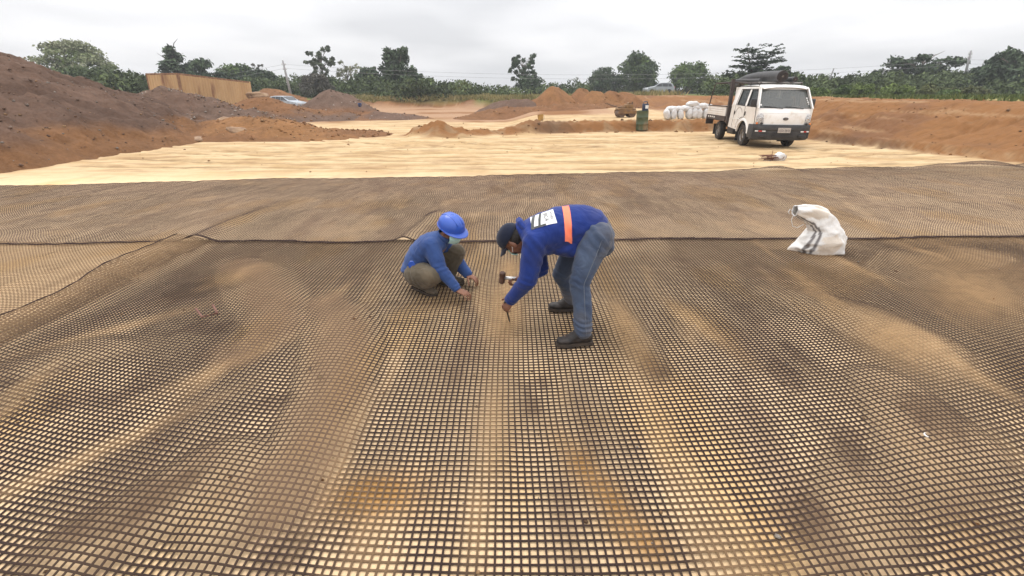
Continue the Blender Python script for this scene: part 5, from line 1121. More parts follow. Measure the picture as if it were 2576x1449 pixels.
for i, (c_, hw_, dp, rot) in enumerate(dense):
    ring = []; t = i / (len(dense) - 1)
    for k in range(NR):
        a = 6.2832 * k / NR; ca, sa = math.cos(a), math.sin(a)
        e = .78; u = math.copysign(abs(ca) ** e, ca); v = math.copysign(abs(sa) ** .9, sa)
        rdg = 1 - abs(fbm(np.array([k / NR * 7 + t * 2.0]), np.array([t * 5.0 - k / NR * 2]), 311, 2)[0]) * 2.4; crease = 1 + .12 * fbm(np.array([k / NR * 9]), np.array([t * 3.0]), 301, 3)[0] + .11 * max(-.5, rdg) - .04 - .16 * math.exp(-((a - 4.15 - .7 * (t - .3)) / .20) ** 2) * (1 - t * .5) + .05 * math.sin(a * 5 + t * 9)
        if t < .25: crease *= 1 + .06 * math.sin(a * 7) * (1 - t * 4)
        off = Vector((u * hw_ * crease * math.cos(rot), v * dp * crease, -u * hw_ * crease * math.sin(rot) * -1 if False else u * hw_ * crease * math.sin(rot)))
        p = Vector(c_) + off; p.z -= .0
        if i == 0: p.z = k0
        ring.append(p)
        uu = k / NR; s1 = abs(uu - (.655 + .02 * math.sin(t * 6))) < .016; s2 = abs(uu - (.595 + .02 * math.sin(t * 6))) < .016
        cols.append((.17, .155, .15) if (s1 or s2) else ((.70, .68, .65) if fbm(np.array([uu * 8]), np.array([t * 4]), 305, 3)[0] < .25 else (.62, .55, .47)))
    rgs.append(ring)
o_ = Vector((sp[0][0].x, DS, base_z)); dzs = base_z - k0
mb = MB(); mb.loft([[p + Vector((0, 0, dzs)) - o_ for p in r_] for r_ in rgs], cap=False)
mb.add([Vector((p.x, p.y, p.z + dzs)) - o_ for p in rgs[0]], [tuple(range(NR))])
bot_cols = cols + [(.6, .55, .5)] * NR
sk = thing('woven_sack', 'open mouthed white woven sack with grey stripes, standing alone on the net', 'sack', o_)
me = mb.mesh('sack_cloth'); setcol(me, bot_cols); so = link('sack_cloth', me, M_wsack, sk, smooth=True); sm = so.modifiers.new('s', 'SOLIDIFY'); sm.thickness = .004; sm.offset = 0
mp_ = [p + Vector((0, 0, dzs)) - o_ for p in rgs[-1]]; MB().tube(mp_ + [mp_[0]], .006, n=5).build('hem', M_sack, sk)
e0 = mp_[int(NR * .5)]; MB().tube([e0, e0 + Vector((-.02, -.01, -.05)), e0 + Vector((.0, -.03, -.12)), e0 + Vector((.05, -.04, -.135)), e0 + Vector((.12, -.03, -.10))], .0035, n=4).build('string', M_sack, sk)
e0 = mp_[int(NR * .3)]; MB().tube([e0, e0 + Vector((-.03, 0, .02)), e0 + Vector((-.05, -.01, -.01)), e0 + Vector((-.03, -.01, -.03))], .005, n=4).build('string', M_sack, sk)
# ================================================================== the two workers
M_skin = mk('brown_skin', (.20, .085, .045), (.27, .12, .07), 9, .55, bump=.15, bscale=60)
M_skin2 = mk('dark_brown_skin', (.15, .062, .036), (.20, .09, .055), 9, .55, bump=.15, bscale=60)
def cloth(name, c1, c2, dist=.02, sc=7, fine=220, stretch=None, c3=None, rough=.9):
    m, nt, b = newmat(name); n = nt.nodes; l = nt.links; b.inputs['Roughness'].default_value = rough; b.inputs['Specular IOR Level'].default_value = .2; b.inputs['Sheen Weight'].default_value = .15
    t = n.new('ShaderNodeTexCoord'); nz = n.new('ShaderNodeTexNoise'); nz.inputs['Scale'].default_value = 5; nz.inputs['Detail'].default_value = 6; l.new(t.outputs['Object'], nz.inputs[0])
    r = n.new('ShaderNodeValToRGB'); r.color_ramp.elements[0].position = .35; r.color_ramp.elements[1].position = .68; r.color_ramp.elements[0].color = (*c1, 1); r.color_ramp.elements[1].color = (*c2, 1); l.new(nz.outputs[0], r.inputs[0]); col = r.outputs[0]
    if c3:
        n3 = n.new('ShaderNodeTexNoise'); n3.inputs['Scale'].default_value = 3; n3.inputs['Detail'].default_value = 6; l.new(t.outputs['Object'], n3.inputs[0]); r3 = n.new('ShaderNodeMapRange'); r3.inputs[1].default_value = .5; r3.inputs[2].default_value = .75; l.new(n3.outputs[0], r3.inputs[0])
        mx = n.new('ShaderNodeMix'); mx.data_type = 'RGBA'; l.new(r3.outputs[0], mx.inputs[0]); l.new(col, mx.inputs[6]); mx.inputs[7].default_value = (*c3, 1); col = mx.outputs[2]
    l.new(col, b.inputs['Base Color'])
    w_ = n.new('ShaderNodeTexNoise'); w_.inputs['Scale'].default_value = sc; w_.inputs['Detail'].default_value = 4; w_.inputs['Distortion'].default_value = 1.6; l.new(t.outputs['Object'], w_.inputs[0])
    f_ = n.new('ShaderNodeTexNoise'); f_.inputs['Scale'].default_value = fine; l.new(t.outputs['Object'], f_.inputs[0])
    b1 = n.new('ShaderNodeBump'); b1.inputs['Strength'].default_value = .7; b1.inputs['Distance'].default_value = dist; l.new(w_.outputs[0], b1.inputs['Height'])
    b2 = n.new('ShaderNodeBump'); b2.inputs['Strength'].default_value = .3; b2.inputs['Distance'].default_value = .002; l.new(f_.outputs[0], b2.inputs['Height']); l.new(b1.outputs[0], b2.inputs['Normal']); l.new(b2.outputs[0], b.inputs['Normal']); return m
M_shirt1 = cloth('royal_blue_cotton', (.009, .024, .145), (.015, .038, .20), c3=(.026, .04, .15))
M_shirt2 = cloth('faded_blue_cotton', (.024, .052, .165), (.040, .082, .23))
M_jeans = cloth('faded_jeans', (.036, .054, .100), (.072, .100, .160), c3=(.13, .12, .115))
M_khaki = cloth('olive_work_trousers', (.085, .070, .048), (.13, .105, .072), c3=(.20, .155, .10))
M_boot = mk('black_boot_leather', (.012, .010, .010), (.04, .03, .025), 14, .6, bump=.3, bscale=40)
M_boot2 = mk('dusty_brown_boot', (.06, .045, .032), (.12, .09, .06), 12, .8, bump=.3, bscale=40)
M_sole = mk('boot_sole', (.025, .02, .018), (.07, .05, .035), 20, .9)
M_cap = cloth('navy_cap', (.008, .012, .028), (.014, .020, .042), dist=.006)
M_hat = mk('blue_helmet_plastic', (.015, .075, .42), (.02, .09, .46), 3, .35, coat=.3)
M_mask = cloth('pale_green_mask', (.38, .62, .58), (.48, .70, .66), dist=.004)
M_hair = mk('black_hair', (.01, .008, .007), (.02, .016, .014), 60, .8, bump=.5, bscale=120)
M_eye = mk('eye', (.02, .015, .012), None, rough=.2)
M_coral = cloth('coral_reflective_band', (.85, .19, .10), (.90, .27, .16), dist=.004)
M_print = cloth('white_print', (.72, .72, .72), (.78, .78, .78), dist=.003)
M_dgrey = cloth('dark_grey_print', (.06, .065, .065), (.09, .095, .095), dist=.003)

def frame(up, fwd):
    u = Vector(up).normalized(); f = Vector(fwd); f = (f - u * f.dot(u)).normalized(); r = f.cross(u); M = Matrix((r, f, u)).transposed(); return M    # columns: right, forward, up
def ringd(c, A, B, n=20, e=1.0):
    c = Vector(c); out_ = []
    for k in range(n):
        a = 6.28318 * k / n; ca, sa = math.cos(a), math.sin(a)
        out_.append(c + Vector(A) * math.copysign(abs(ca) ** e, ca) + Vector(B) * math.copysign(abs(sa) ** e, sa))
    return out_
def limb(mb, pts, rads, n=14):
    """rounded tapered limb; ball at every joint so that bends stay full"""
    P = [Vector(p) for p in pts]
    for k in range(len(P) - 1):
        a, b = P[k], P[k + 1]; d = (b - a); m = 5
        mb.tube([a.lerp(b, t / m) for t in range(m + 1)], [rads[k] + (rads[k + 1] - rads[k]) * t / m for t in range(m + 1)], n=n)
    for p, r in zip(P, rads): mb.ell(p, (r, r, r), 14, 9)
def head(mb, c, M, s=1.0):
    c = Vector(c)
    def e(o, r): mb.ell(c + M @ (Vector(o) * s), tuple(q * s for q in r), 18, 12, M)
    e((0, -.012, .030), (.076, .096, .088)); e((0, .016, -.030), (.064, .074, .086)); e((0, .040, -.080), (.040, .040, .032)); e((0, .078, -.012), (.016, .026, .030)); e((0, .092, -.030), (.017, .016, .012))
    e((0, .074, .022), (.056, .018, .012)); e((0, .073, -.063), (.028, .014, .011)); e((-.040, .055, -.030), (.024, .024, .022)); e((.040, .055, -.030), (.024, .024, .022))
    for sg in (-1, 1): e((sg * .078, -.008, -.012), (.010, .020, .034))
def hand(mb, wrist, M, side=1, curl=(.5, .6, .7), spread=.10, s=1.0, thumb=.6, fl=1.0):
    """M columns: right (across the palm), forward (towards the finger tips), up (back of the hand)"""
    w_ = Vector(wrist)
    def T(p): return w_ + M @ (Vector(p) * s)
    def seg(a, b, ra, rb): mb.tube([T(a), T(b)], [ra * s, rb * s], n=8); mb.ell(T(b), (rb * s,) * 3, 8, 6)
    mb.ell(T((0, .05, -.003)), (.042 * s, .055 * s, .017 * s), 14, 9, M); mb.ell(T((0, .012, 0)), (.029 * s, .035 * s, .020 * s), 12, 8, M); mb.ell(T((side * .026, .035, -.010)), (.018 * s, .032 * s, .016 * s), 10, 7, M)
    L_ = (.072, .080, .076, .060)
    for k in range(4):
        x = side * (.031 - .0205 * k); y = .092 - .004 * abs(k - 1.2); ang = side * (1.3 - k) * spread; p = Vector((x, y, 0)); a = 0; r = .0088 - .0007 * k; ln = L_[k] * fl
        mb.ell(T(p), (r * 1.15 * s,) * 3, 8, 6)
        for j, f in enumerate((.46, .30, .24)):
            a += curl[j]; q = p + Vector((math.sin(ang) * math.cos(a), math.cos(ang) * math.cos(a), -math.sin(a))) * ln * f; seg(p, q, r, r * .93); p = q; r *= .93
    p = Vector((side * .030, .020, -.010)); r = .0105
    for j, (ln, a) in enumerate(((.042, .25), (.032, .55), (.026, .8))):
        q = p + Vector((side * math.cos(a) * .62, math.sin(a + .45) * .72, -.35 * thumb * (j + .6))).normalized() * ln; seg(p, q, r, r * .93); p = q; r *= .9
def wrinkle(me, amp, sc, seed, zones=None):
    n = len(me.vertices); co = np.empty(n * 3, np.float32); me.vertices.foreach_get('co', co); co = co.reshape(-1, 3); nr = np.empty(n * 3, np.float32); me.vertices.foreach_get('normal', nr); nr = nr.reshape(-1, 3)
    x, y, z = co.T; f = fbm((x + .6 * y) * sc, (z - .4 * y + .25 * np.sin(x * 9)) * sc * 1.7, seed, 3); rd = 1 - np.abs(fbm((x * .5 + y) * sc * 1.3, (z + .7 * x) * sc * 2.2, seed + 5, 2)) * 2.2
    d = amp * (f + .6 * np.clip(rd, -.4, 1))
    if zones is not None:
        for (c_, ax, r, per, am) in zones:      # rings of gathered cloth
            v = co - np.array(c_); t = v @ np.array(Vector(ax).normalized()); d += am * np.exp(-(t / r) ** 2) * np.exp(-(np.linalg.norm(v, axis=1) / (r * 2.6)) ** 2) * np.sin(t / per * 6.283 + 2.0 * fbm(x * 12, y * 12, seed + 9, 2))
    co += nr * d[:, None]; me.vertices.foreach_set('co', co.ravel()); me.update()
def shoe(root, ank, toe_dir, s=1.0, pitch=0.0, name='boot', mat=None):
    f = Vector((toe_dir[0], toe_dir[1], 0)).normalized(); M = frame((0, 0, 1), f) @ Matrix.Rotation(pitch, 3, 'X'); a = Vector(ank)
    mb = MB()
    def e(o, r): mb.ell(a + M @ (Vector(o) * s), tuple(q * s for q in r), 16, 10, M)
    e((0, -.035, -.045), (.040, .050, .045)); e((0, .03, -.052), (.043, .075, .034)); e((0, .105, -.060), (.048, .068, .030)); e((0, .150, -.062), (.044, .040, .027)); e((0, -.005, .0), (.046, .052, .065)); e((0, .035, -.025), (.040, .055, .040)); e((0, -.012, .045), (.047, .055, .05)); e((0, .070, -.042), (.042, .05, .034))
    me = remesh(mb, name, .007, 3); o = link(name, me, mat or M_boot, root)
    sb = MB(); outl = [(0, -.088), (.034, -.075), (.040, -.03), (.038, .03), (.050, .10), (.045, .160), (.022, .190), (-.022, .190), (-.045, .160), (-.050, .10), (-.038, .03), (-.040, -.03), (-.034, -.075)]
    sb.loft([[a + M @ (Vector((x, y, z)) * s) for x, y in outl] for z in (-.100, -.076)]); sb.build('sole', M_sole, o, angle=40)
    lc = MB()
    for k in range(4): y = .02 + .022 * k; lc.tube([a + M @ (Vector((-.028, y, -.018 - .007 * k)) * s), a + M @ (Vector((0, y + .006, .008 - .012 * k)) * s), a + M @ (Vector((.028, y, -.018 - .007 * k)) * s)], .0025, n=4)
    lc.build('lace', M_black, o); return o
def project(me_src, name, origin, X, Y, dirn, bvh, mat, parent, off=.003, root_off=Vector((0, 0, 0)), sub=True, solid=0.0):
    """lay a flat print on the cloth: cast every vertex along dirn"""
    bm = bmesh.new(); bm.from_mesh(me_src)
    if sub:
        bmesh.ops.triangulate(bm, faces=bm.faces[:])
        for _ in range(3):
            es = [e for e in bm.edges if e.calc_length() > .018]
            if es: bmesh.ops.subdivide_edges(bm, edges=es, cuts=1)
            bmesh.ops.triangulate(bm, faces=bm.faces[:])
    X = Vector(X).normalized(); Y = Vector(Y).normalized(); dirn = Vector(dirn).normalized(); o_ = Vector(origin)
    for v in bm.verts:
        p = o_ + X * v.co.x + Y * v.co.y; h, nr, i, d = bvh.ray_cast(p - dirn * .4, dirn, .9)
        v.co = (h + (nr if nr.dot(dirn) < 0 else -nr) * off) if h is not None else p
    me = bpy.data.meshes.new(name); bm.to_mesh(me); bm.free(); return link(name, me, mat, parent, smooth=True)
def rect(w_, h_, nx=10, ny=10, skew=0):
    mb = MB(); mb.loft([[Vector(((i / nx - .5) * w_ + skew * (j / ny - .5), (j / ny - .5) * h_, 0)) for i in range(nx + 1)] for j in range(ny + 1)], closed=False); return mb.mesh('r')

# ---------------------------------------------------------------- bending man
O1 = Vector((.43, 3.25, 0)); ROOT1 = thing('person', 'man in royal blue shirt, jeans and navy cap bent double over the net', 'person', O1)
def L1(p): return Vector(p) - O1
zf = gnet(.434, 3.0); zf2 = gnet(.40, 3.56)
hipN, hipF = (.60, 3.17, .80), (.57, 3.42, .80)
kneeN, kneeF = at(1458, 706, 3.07), at(1412, 690, 3.50)
ankN = Vector((.512, 3.00, zf + .105)); ankF = Vector((.50, 3.585, zf2 + .105))
shN, shF = Vector((.13, 3.12, .76)), Vector((.15, 3.44, .75)); elN, elF = Vector((.115, 3.13, .475)), Vector((.215, 3.42, .455)); wrN, wrF = Vector((-.012, 3.22, .275)), Vector((.075, 3.36, .405))
H1 = Vector((.005, 3.27, .735)); HM1 = frame((-.84, .02, .42), (-.38, .24, -.88))
mb = MB(); head(mb, L1(H1), HM1); limb(mb, [L1(p) for p in (H1 + Vector((.06, 0, .0)), (.13, 3.28, .79))], [.056, .062])
mb.loft([ringd(L1(c_), (0, wy, 0), Vector(bd) * wb) for c_, wy, wb, bd in (((.58, 3.30, .79), .11, .08, (.8, 0, .6)), ((.50, 3.30, .82), .125, .10, (.3, 0, .95)), ((.34, 3.30, .81), .14, .10, (0, 0, 1)), ((.20, 3.28, .78), .12, .08, (-.3, 0, .95)), ((.12, 3.28, .77), .07, .05, (-.4, 0, .9)))])
limb(mb, [L1(shN), L1(elN), L1(wrN)], [.040, .038, .028]); limb(mb, [L1(shF), L1(elF), L1(wrF)], [.040, .038, .028])
limb(mb, [L1(hipN), L1(kneeN), L1(ankN)], [.085, .055, .04]); limb(mb, [L1(hipF), L1(kneeF), L1(ankF)], [.085, .055, .04])
for a_, d_ in ((ankN, (-1, -.12)), (ankF, (-1, .05))): limb(mb, [L1(a_) + Vector((0, 0, -.04)), L1(a_) + Vector((d_[0] * .12, d_[1] * .12, -.055))], [.03, .025])
hN = Vector((-.045, 3.243, .205)); hand(mb, L1(wrN), frame((-.55, -.75, .25), (hN - wrN) + Vector((0, 0, -.02))), side=1, curl=(.75, 1.1, .8), spread=.02, s=.98, thumb=.9)
HH = Vector((.030, 3.335, .405)); hand(mb, L1(wrF), frame((-.1, .25, 1), (-1, -.35, -.05)), side=-1, curl=(.9, 1.25, .9), spread=.02, s=.98, thumb=.9)
link('body', remesh(mb, 'body', .0062, 2), M_skin2, ROOT1)
# shirt
mb = MB(); TR = [((.600, 3.30, .790), .175, .135, (.80, 0, .60)), ((.575, 3.30, .825), .186, .158, (.55, 0, .83)), ((.52, 3.30, .832), .190, .175, (.25, 0, .96)), ((.44, 3.30, .825), .195, .185, (.08, 0, 1)), ((.33, 3.30, .812), .20, .178, (-.05, 0, 1)), ((.22, 3.29, .79), .205, .155, (-.22, 0, .97)), ((.13, 3.28, .775), .185, .118, (-.35, 0, .93)), ((.075, 3.28, .765), .12, .085, (-.45, 0, .9))]
mb.loft([ringd(L1(c_) - Vector((0, 0, .008)), (0, wy * .95, 0), Vector(bd) * wb * .91, 24) for c_, wy, wb, bd in TR])
limb(mb, [L1(shN) + Vector((.035, .035, 0)), L1(elN), L1(wrN)], [.092, .068, .046]); limb(mb, [L1(shF) + Vector((.03, -.03, 0)), L1(elF), L1(wrF) + Vector((.02, 0, 0))], [.092, .070, .046])
mb.ell(L1((.42, 3.24, .70)), (.16, .12, .08)); mb.ell(L1((.25, 3.28, .71)), (.13, .15, .085))
mb.tube([L1((.085, 3.28, .79)), L1((.05, 3.28, .775))], [.088, .080], n=16)                       # collar
me = remesh(mb, 'shirt', .010, 5); wrinkle(me, .0065, 5.0, 401, [(L1(elN), elN - shN, .07, .045, .003), (L1(wrN), wrN - elN, .05, .034, .0035), (L1(elF), elF - shF, .07, .04, .004), (L1((.56, 3.15, .76)), (.7, 0, -1), .13, .06, .005), (L1((.22, 3.1, .68)), (1, 0, .8), .10, .06, .005)])
shirt = link('shirt', me, M_shirt1, ROOT1)
b = MB(); b.tube([L1((.10, 3.19, .83)), L1((.06, 3.24, .865)), L1((.05, 3.30, .87)), L1((.07, 3.37, .85))], [.018, .026, .026, .016], n=8); me = remesh(b, 'collar', .006, 3); wrinkle(me, .003, 20, 3); link('collar', me, M_shirt1, shirt)
bvh = BVHTree.FromPolygons([v.co[:] for v in shirt.data.vertices], [tuple(p.vertices) for p in shirt.data.polygons])
nrm_ = Vector((-.05, -.62, .78)).normalized(); Xd = Vector((1, 0, .06)).normalized(); Yd = nrm_.cross(Xd); dn = -nrm_
project(rect(.050, .27, 5, 24), 'reflective_band', L1((.385, 3.16, .93)), Xd, Yd, dn, bvh, M_coral, shirt, off=.004)
# back panel: white shape with two dark bars and two lines of lettering
PX = L1((.215, 3.20, .915)); Xb = Vector((.93, 0, .30)).normalized(); nb_ = Vector((-.28, -.52, .80)).normalized(); Yb = nb_.cross(Xb)
project(rect(.175, .150, 14, 12), 'back_print', PX, Xb, Yb, -nb_, bvh, M_print, shirt, off=.003)
for dx, ww in ((-.072, .022), (-.022, .018), ): project(rect(ww, .150, 3, 12, .03), 'print_bar', PX + Xb * dx, Xb, Yb, -nb_, bvh, M_dgrey, shirt, off=.005)
project(rect(.10, .014, 8, 2), 'print_bar', PX - Xb * .04 - Yb * .068, Xb, Yb, -nb_, bvh, M_dgrey, shirt, off=.0055)
for txt, sz, dx in (('BICA', .042, .024), ('PICHES', .026, .062)): project(textmesh(txt, sz), 'lettering', PX + Xb * dx, Yb * -1, Xb * -1 * -1, -nb_, bvh, M_dgrey, shirt, off=.0085, sub=False)
project(rect(.022, .034, 3, 4), 'sleeve_patch', L1((-.1, 3.10, .655)), (0, 1, 0), (0, 0, 1), (1, .25, 0), bvh, M_print, shirt, off=.003)
# jeans
mb = MB(); mb.loft([ringd(L1(c_), (0, wy, 0), Vector(bd) * wb, 20) for c_, wy, wb, bd in (((.52, 3.30, .80), .155, .12, (.25, 0, .97)), ((.60, 3.30, .80), .165, .13, (.7, 0, .7)), ((.635, 3.30, .74), .168, .125, (.95, 0, .3)), ((.60, 3.30, .65), .150, .115, (1, 0, -.1)))])
limb(mb, [L1(hipN) + Vector((0, 0, -.02)), L1(hipN).lerp(L1(kneeN), .5) + Vector((.0, 0, 0)), L1(kneeN), L1(kneeN).lerp(L1(ankN), .5) + Vector((.012, 0, 0)), L1(ankN) + Vector((.005, 0, .012))], [.116, .098, .074, .066, .064])
limb(mb, [L1(hipF) + Vector((0, 0, -.02)), L1(hipF).lerp(L1(kneeF), .5), L1(kneeF), L1(kneeF).lerp(L1(ankF), .5) + Vector((.012, 0, 0)), L1(ankF) + Vector((.005, 0, .012))], [.114, .096, .073, .065, .063])
mb.ell(L1((.685, 3.22, .72)), (.055, .085, .09)); mb.ell(L1((.685, 3.38, .72)), (.055, .085, .09))
me = remesh(mb, 'jeans', .009, 4); wrinkle(me, .0055, 6, 411, [(L1(kneeN), (.3, 0, 1), .06, .045, .0035), (L1(ankN) + Vector((0, 0, .06)), (.2, 0, 1), .055, .036, .007), (L1(kneeF), (.3, 0, 1), .06, .045, .003), (L1(ankF) + Vector((0, 0, .06)), (.2, 0, 1), .055, .036, .006), (L1(hipN), (.8, 0, .7), .10, .06, .005)])
jeans = link('jeans', me, M_jeans, ROOT1)
bj = BVHTree.FromPolygons([v.co[:] for v in me.vertices], [tuple(p.vertices) for p in me.polygons])
sp_ = []
for t in np.linspace(.0, 1, 26):
    p = (L1(hipN).lerp(L1(kneeN), t * 2) if t < .5 else L1(kneeN).lerp(L1(ankN), t * 2 - 1)) + Vector((.02, 0, 0)); h, nr, i, d = bj.ray_cast(p + Vector((0, -.4, 0)), Vector((0, 1, 0)))
    if h: sp_.append(h + nr * .001)
if len(sp_) > 3: MB().tube(sp_, .0028, n=4).build('seam', mk('pale_seam', (.12, .14, .18), None), jeans)
project(rect(.13, .12, 6, 6), 'back_pocket', L1((.66, 3.06, .73)), (.25, 0, 1), (-1, 0, .25), (-.35, 1, 0), bj, M_jeans, jeans, off=.006)
shoe(ROOT1, L1(ankN), (-1, -.14)); shoe(ROOT1, L1(ankF), (-1, .04))
# cap, hair, ear loop, mask edge
def capshape(root, c, M, mat, name):
    mb = MB(); c = Vector(c); rings = []
    for t in np.linspace(0, 1, 9):
        r = math.cos(t * 1.5); rings.append([c + M @ Vector((.088 * r * math.cos(a), -.010 + .107 * r * math.sin(a), .030 + .092 * math.sin(t * 1.5707) ** .85)) for a in np.linspace(0, 6.2832, 28, endpoint=False)])
    mb.loft(rings, cap=False); mb.add([p for p in rings[-1]], [tuple(range(28))]); o = mb.build(name, mat, root, smooth=True); o.modifiers.new('s', 'SOLIDIFY').thickness = .004; return o
cap = capshape(ROOT1, L1(H1), HM1, M_cap, 'cap'); mb = MB(); rings = []
for k, t in enumerate(np.linspace(0, 1, 7)):
    rings.append([L1(H1) + HM1 @ Vector((x * .082 * (1 - .35 * t ** 3), .088 * math.sqrt(max(0, 1 - x * x * .85)) + t * .085 * (1 - .25 * x * x), .040 - .020 * x * x - .018 * t)) for x in np.linspace(-1, 1, 15)])
mb.loft(rings, closed=False); br = mb.build('brim', M_cap, cap, smooth=True); br.modifiers.new('s', 'SOLIDIFY').thickness = .004
MB().ell(L1(H1) + HM1 @ Vector((0, -.010, .122)), (.007, .007, .004)).build('button', M_cap, cap)
mb = MB(); mb.ell(L1(H1) + HM1 @ Vector((0, -.030, .005)), (.080, .082, .070), 18, 12, HM1); mb.build('hair', M_hair, ROOT1, smooth=True)
for sg in (-1, 1):
    MB().tube([L1(H1) + HM1 @ Vector(p) for p in ((sg * .082, -.010, .010), (sg * .082, .012, -.014), (sg * .070, .050, -.035))], .0022, n=4).build('ear_loop', M_print, ROOT1)
    MB().ell(L1(H1) + HM1 @ Vector((sg * .030, .078, .004)), (.012, .007, .006), M=HM1).build('eye', M_eye, ROOT1)
mk_ = MB(); rings = []
for t in np.linspace(-1, 1, 9): rings.append([L1(H1) + HM1 @ Vector((x * .050, .108 - .030 * x * x - .030 * t * t * .5 + (.004 if abs(t) < .2 else 0), -.045 + t * .040)) for x in np.linspace(-1, 1, 11)])
mk_.loft(rings, closed=False); o = mk_.build('face_mask', M_mask, ROOT1, smooth=True); o.modifiers.new('s', 'SOLIDIFY').thickness = .002
b = MB(); b.box(L1((.455, 3.115, .655)), (.022, .010, .016)); b.build('belt_tag', M_red, ROOT1)

# hammer and spike: held, so things of their own
hm0 = Vector((-.075, 3.30, .425)); hmE = Vector((.150, 3.345, .385)); ham = thing('sledge_hammer', 'short handled sledge hammer with a rusty head and steel handle, held by the bending man', 'hammer', hm0); dv = (hmE - hm0)
mb = MB(); Mh = frame((.10, -.25, 1), dv.normalized()); 
def octo(z, r): return [Mh @ Vector((r * math.cos(a), r * math.sin(a), z)) for a in np.linspace(.39, 6.67, 8, endpoint=False)]
mb.loft([octo(-.050, .018), octo(-.045, .024), octo(-.015, .024), octo(-.010, .021), octo(.010, .021), octo(.015, .024), octo(.045, .024), octo(.050, .018)]); mb.build('hammer_head', mk('rusty_hammer_head', (.07, .035, .025), (.12, .065, .045), 12, .6, metal=.3), ham, angle=30)
MB().tube([dv * .06, dv * .5, dv * .99], [.013, .014, .016], n=12).build('hammer_handle', mk('worn_steel_handle', (.55, .56, .57), (.40, .40, .40), 10, .3, metal=.8), ham, smooth=True)
zt = gnet(-.02, 3.33); s0 = Vector((-.052, 3.235, .235)); s1 = Vector((-.018, 3.345, zt - .01))
tag(MB().tube([s0 - (s1 - s0) * .12, s1 - (s1 - s0) * .15, s1], [.007, .007, .003], n=8).build('steel_spike', M_black), 'thin dark steel spike held upright against the net by the bending man', 'spike')

# ---------------------------------------------------------------- squatting man
O2 = Vector((-.80, 4.05, 0)); ROOT2 = thing('person', 'man in faded blue shirt and blue hard hat squatting with hands on the net', 'person', O2)
def L2(p): return Vector(p) - O2
z2 = gnet(-.82, 3.95)
hip = at(1048, 672, 4.10); hpN = Vector((hip.x, 3.99, hip.z)); hpF = Vector((hip.x + .02, 4.20, hip.z))
knN = at(1088, 694, 3.84); anN = at(1060, 716, 3.97); knF = at(1150, 634, 4.16); anF = at(1122, 706, 4.20)
toeN = 0
s2N = at(1088, 622, 3.93); s2F = at(1118, 612, 4.20); e2N = at(1108, 678, 3.86); e2F = at(1152, 662, 4.22); w2N = at(1149, 727, 3.80); w2F = at(1175, 688, 4.16)
nk = at(1113, 600, 4.06); H2 = at(1136, 577, 4.06); HM2 = frame((.20, -.28, .94), (.68, -.60, -.28))
print('sq', hip, knN, anN, knF, anF, w2N, w2F, 'z2', z2)
mb = MB(); head(mb, L2(H2), HM2, .98); limb(mb, [L2(H2) + Vector((-.02, .01, -.06)), L2(nk)], [.052, .058])
mb.loft([ringd(L2(c_), (ax_[0] * wa, ax_[1] * wa, 0), Vector(bd) * wb) for c_, wa, ax_, wb, bd in ((hip + Vector((.0, 0, -.02)), .13, (.1, 1), .10, (.9, 0, .3)), (hip.lerp(nk, .4), .13, (.1, 1), .10, (.8, 0, -.6)), (hip.lerp(nk, .85), .15, (.15, 1), .09, (.7, 0, -.7)), (nk, .07, (.1, 1), .06, (.7, 0, -.7)))])
limb(mb, [L2(s2N), L2(e2N), L2(w2N)], [.050, .040, .027]); limb(mb, [L2(s2F), L2(e2F), L2(w2F)], [.050, .040, .027])
limb(mb, [L2(hpN), L2(knN), L2(anN)], [.075, .050, .038]); limb(mb, [L2(hpF), L2(knF), L2(anF)], [.075, .050, .038])
fingN = at(1176, 757, 3.755); fingF = at(1199, 715, 4.13)
hand(mb, L2(w2N), frame((.25, -.15, 1), (fingN - w2N)), side=-1, curl=(.35, .55, .5), spread=.16, s=1.0, thumb=.7)
hand(mb, L2(w2F), frame((.45, -.1, .9), (fingF - w2F)), side=1, curl=(.35, .55, .5), spread=.14, s=1.0, thumb=.7)
link('body', remesh(mb, 'body', .0062, 2), M_skin, ROOT2)
# shirt
mb = MB(); ax2 = Vector((.12, 1, 0)).normalized(); TT = [(hip + Vector((-.015, 0, .00)), .165, .135, (.95, 0, .1)), (hip.lerp(nk, .2) + Vector((-.01, 0, .02)), .170, .140, (.92, 0, -.35)), (hip.lerp(nk, .45) + Vector((-.02, 0, .03)), .180, .138, (.85, 0, -.5)), (hip.lerp(nk, .7) + Vector((-.02, 0, .03)), .192, .128, (.75, 0, -.65)), (hip.lerp(nk, .9) + Vector((-.01, 0, .015)), .165, .10, (.7, 0, -.7)), (nk + Vector((.005, 0, .01)), .085, .072, (.7, 0, -.7))]
mb.loft([ringd(L2(c_), ax2 * wa, Vector(bd) * wb, 24) for c_, wa, wb, bd in TT])
limb(mb, [L2(s2N) + Vector((-.02, .03, 0)), L2(e2N), L2(w2N) - (w2N - e2N).normalized() * .015], [.084, .064, .046]); limb(mb, [L2(s2F) + Vector((-.02, -.03, 0)), L2(e2F), L2(w2F)], [.084, .066, .047])
me = remesh(mb, 'shirt', .009, 5); wrinkle(me, .0062, 6, 421, [(L2(e2N), e2N - s2N, .06, .045, .003), (L2(w2N), w2N - e2N, .045, .03, .0035), (L2(e2F), e2F - s2F, .06, .045, .003), (L2(hip), (.3, 0, 1), .06, .045, .004)])
shirt2 = link('shirt', me, M_shirt2, ROOT2)
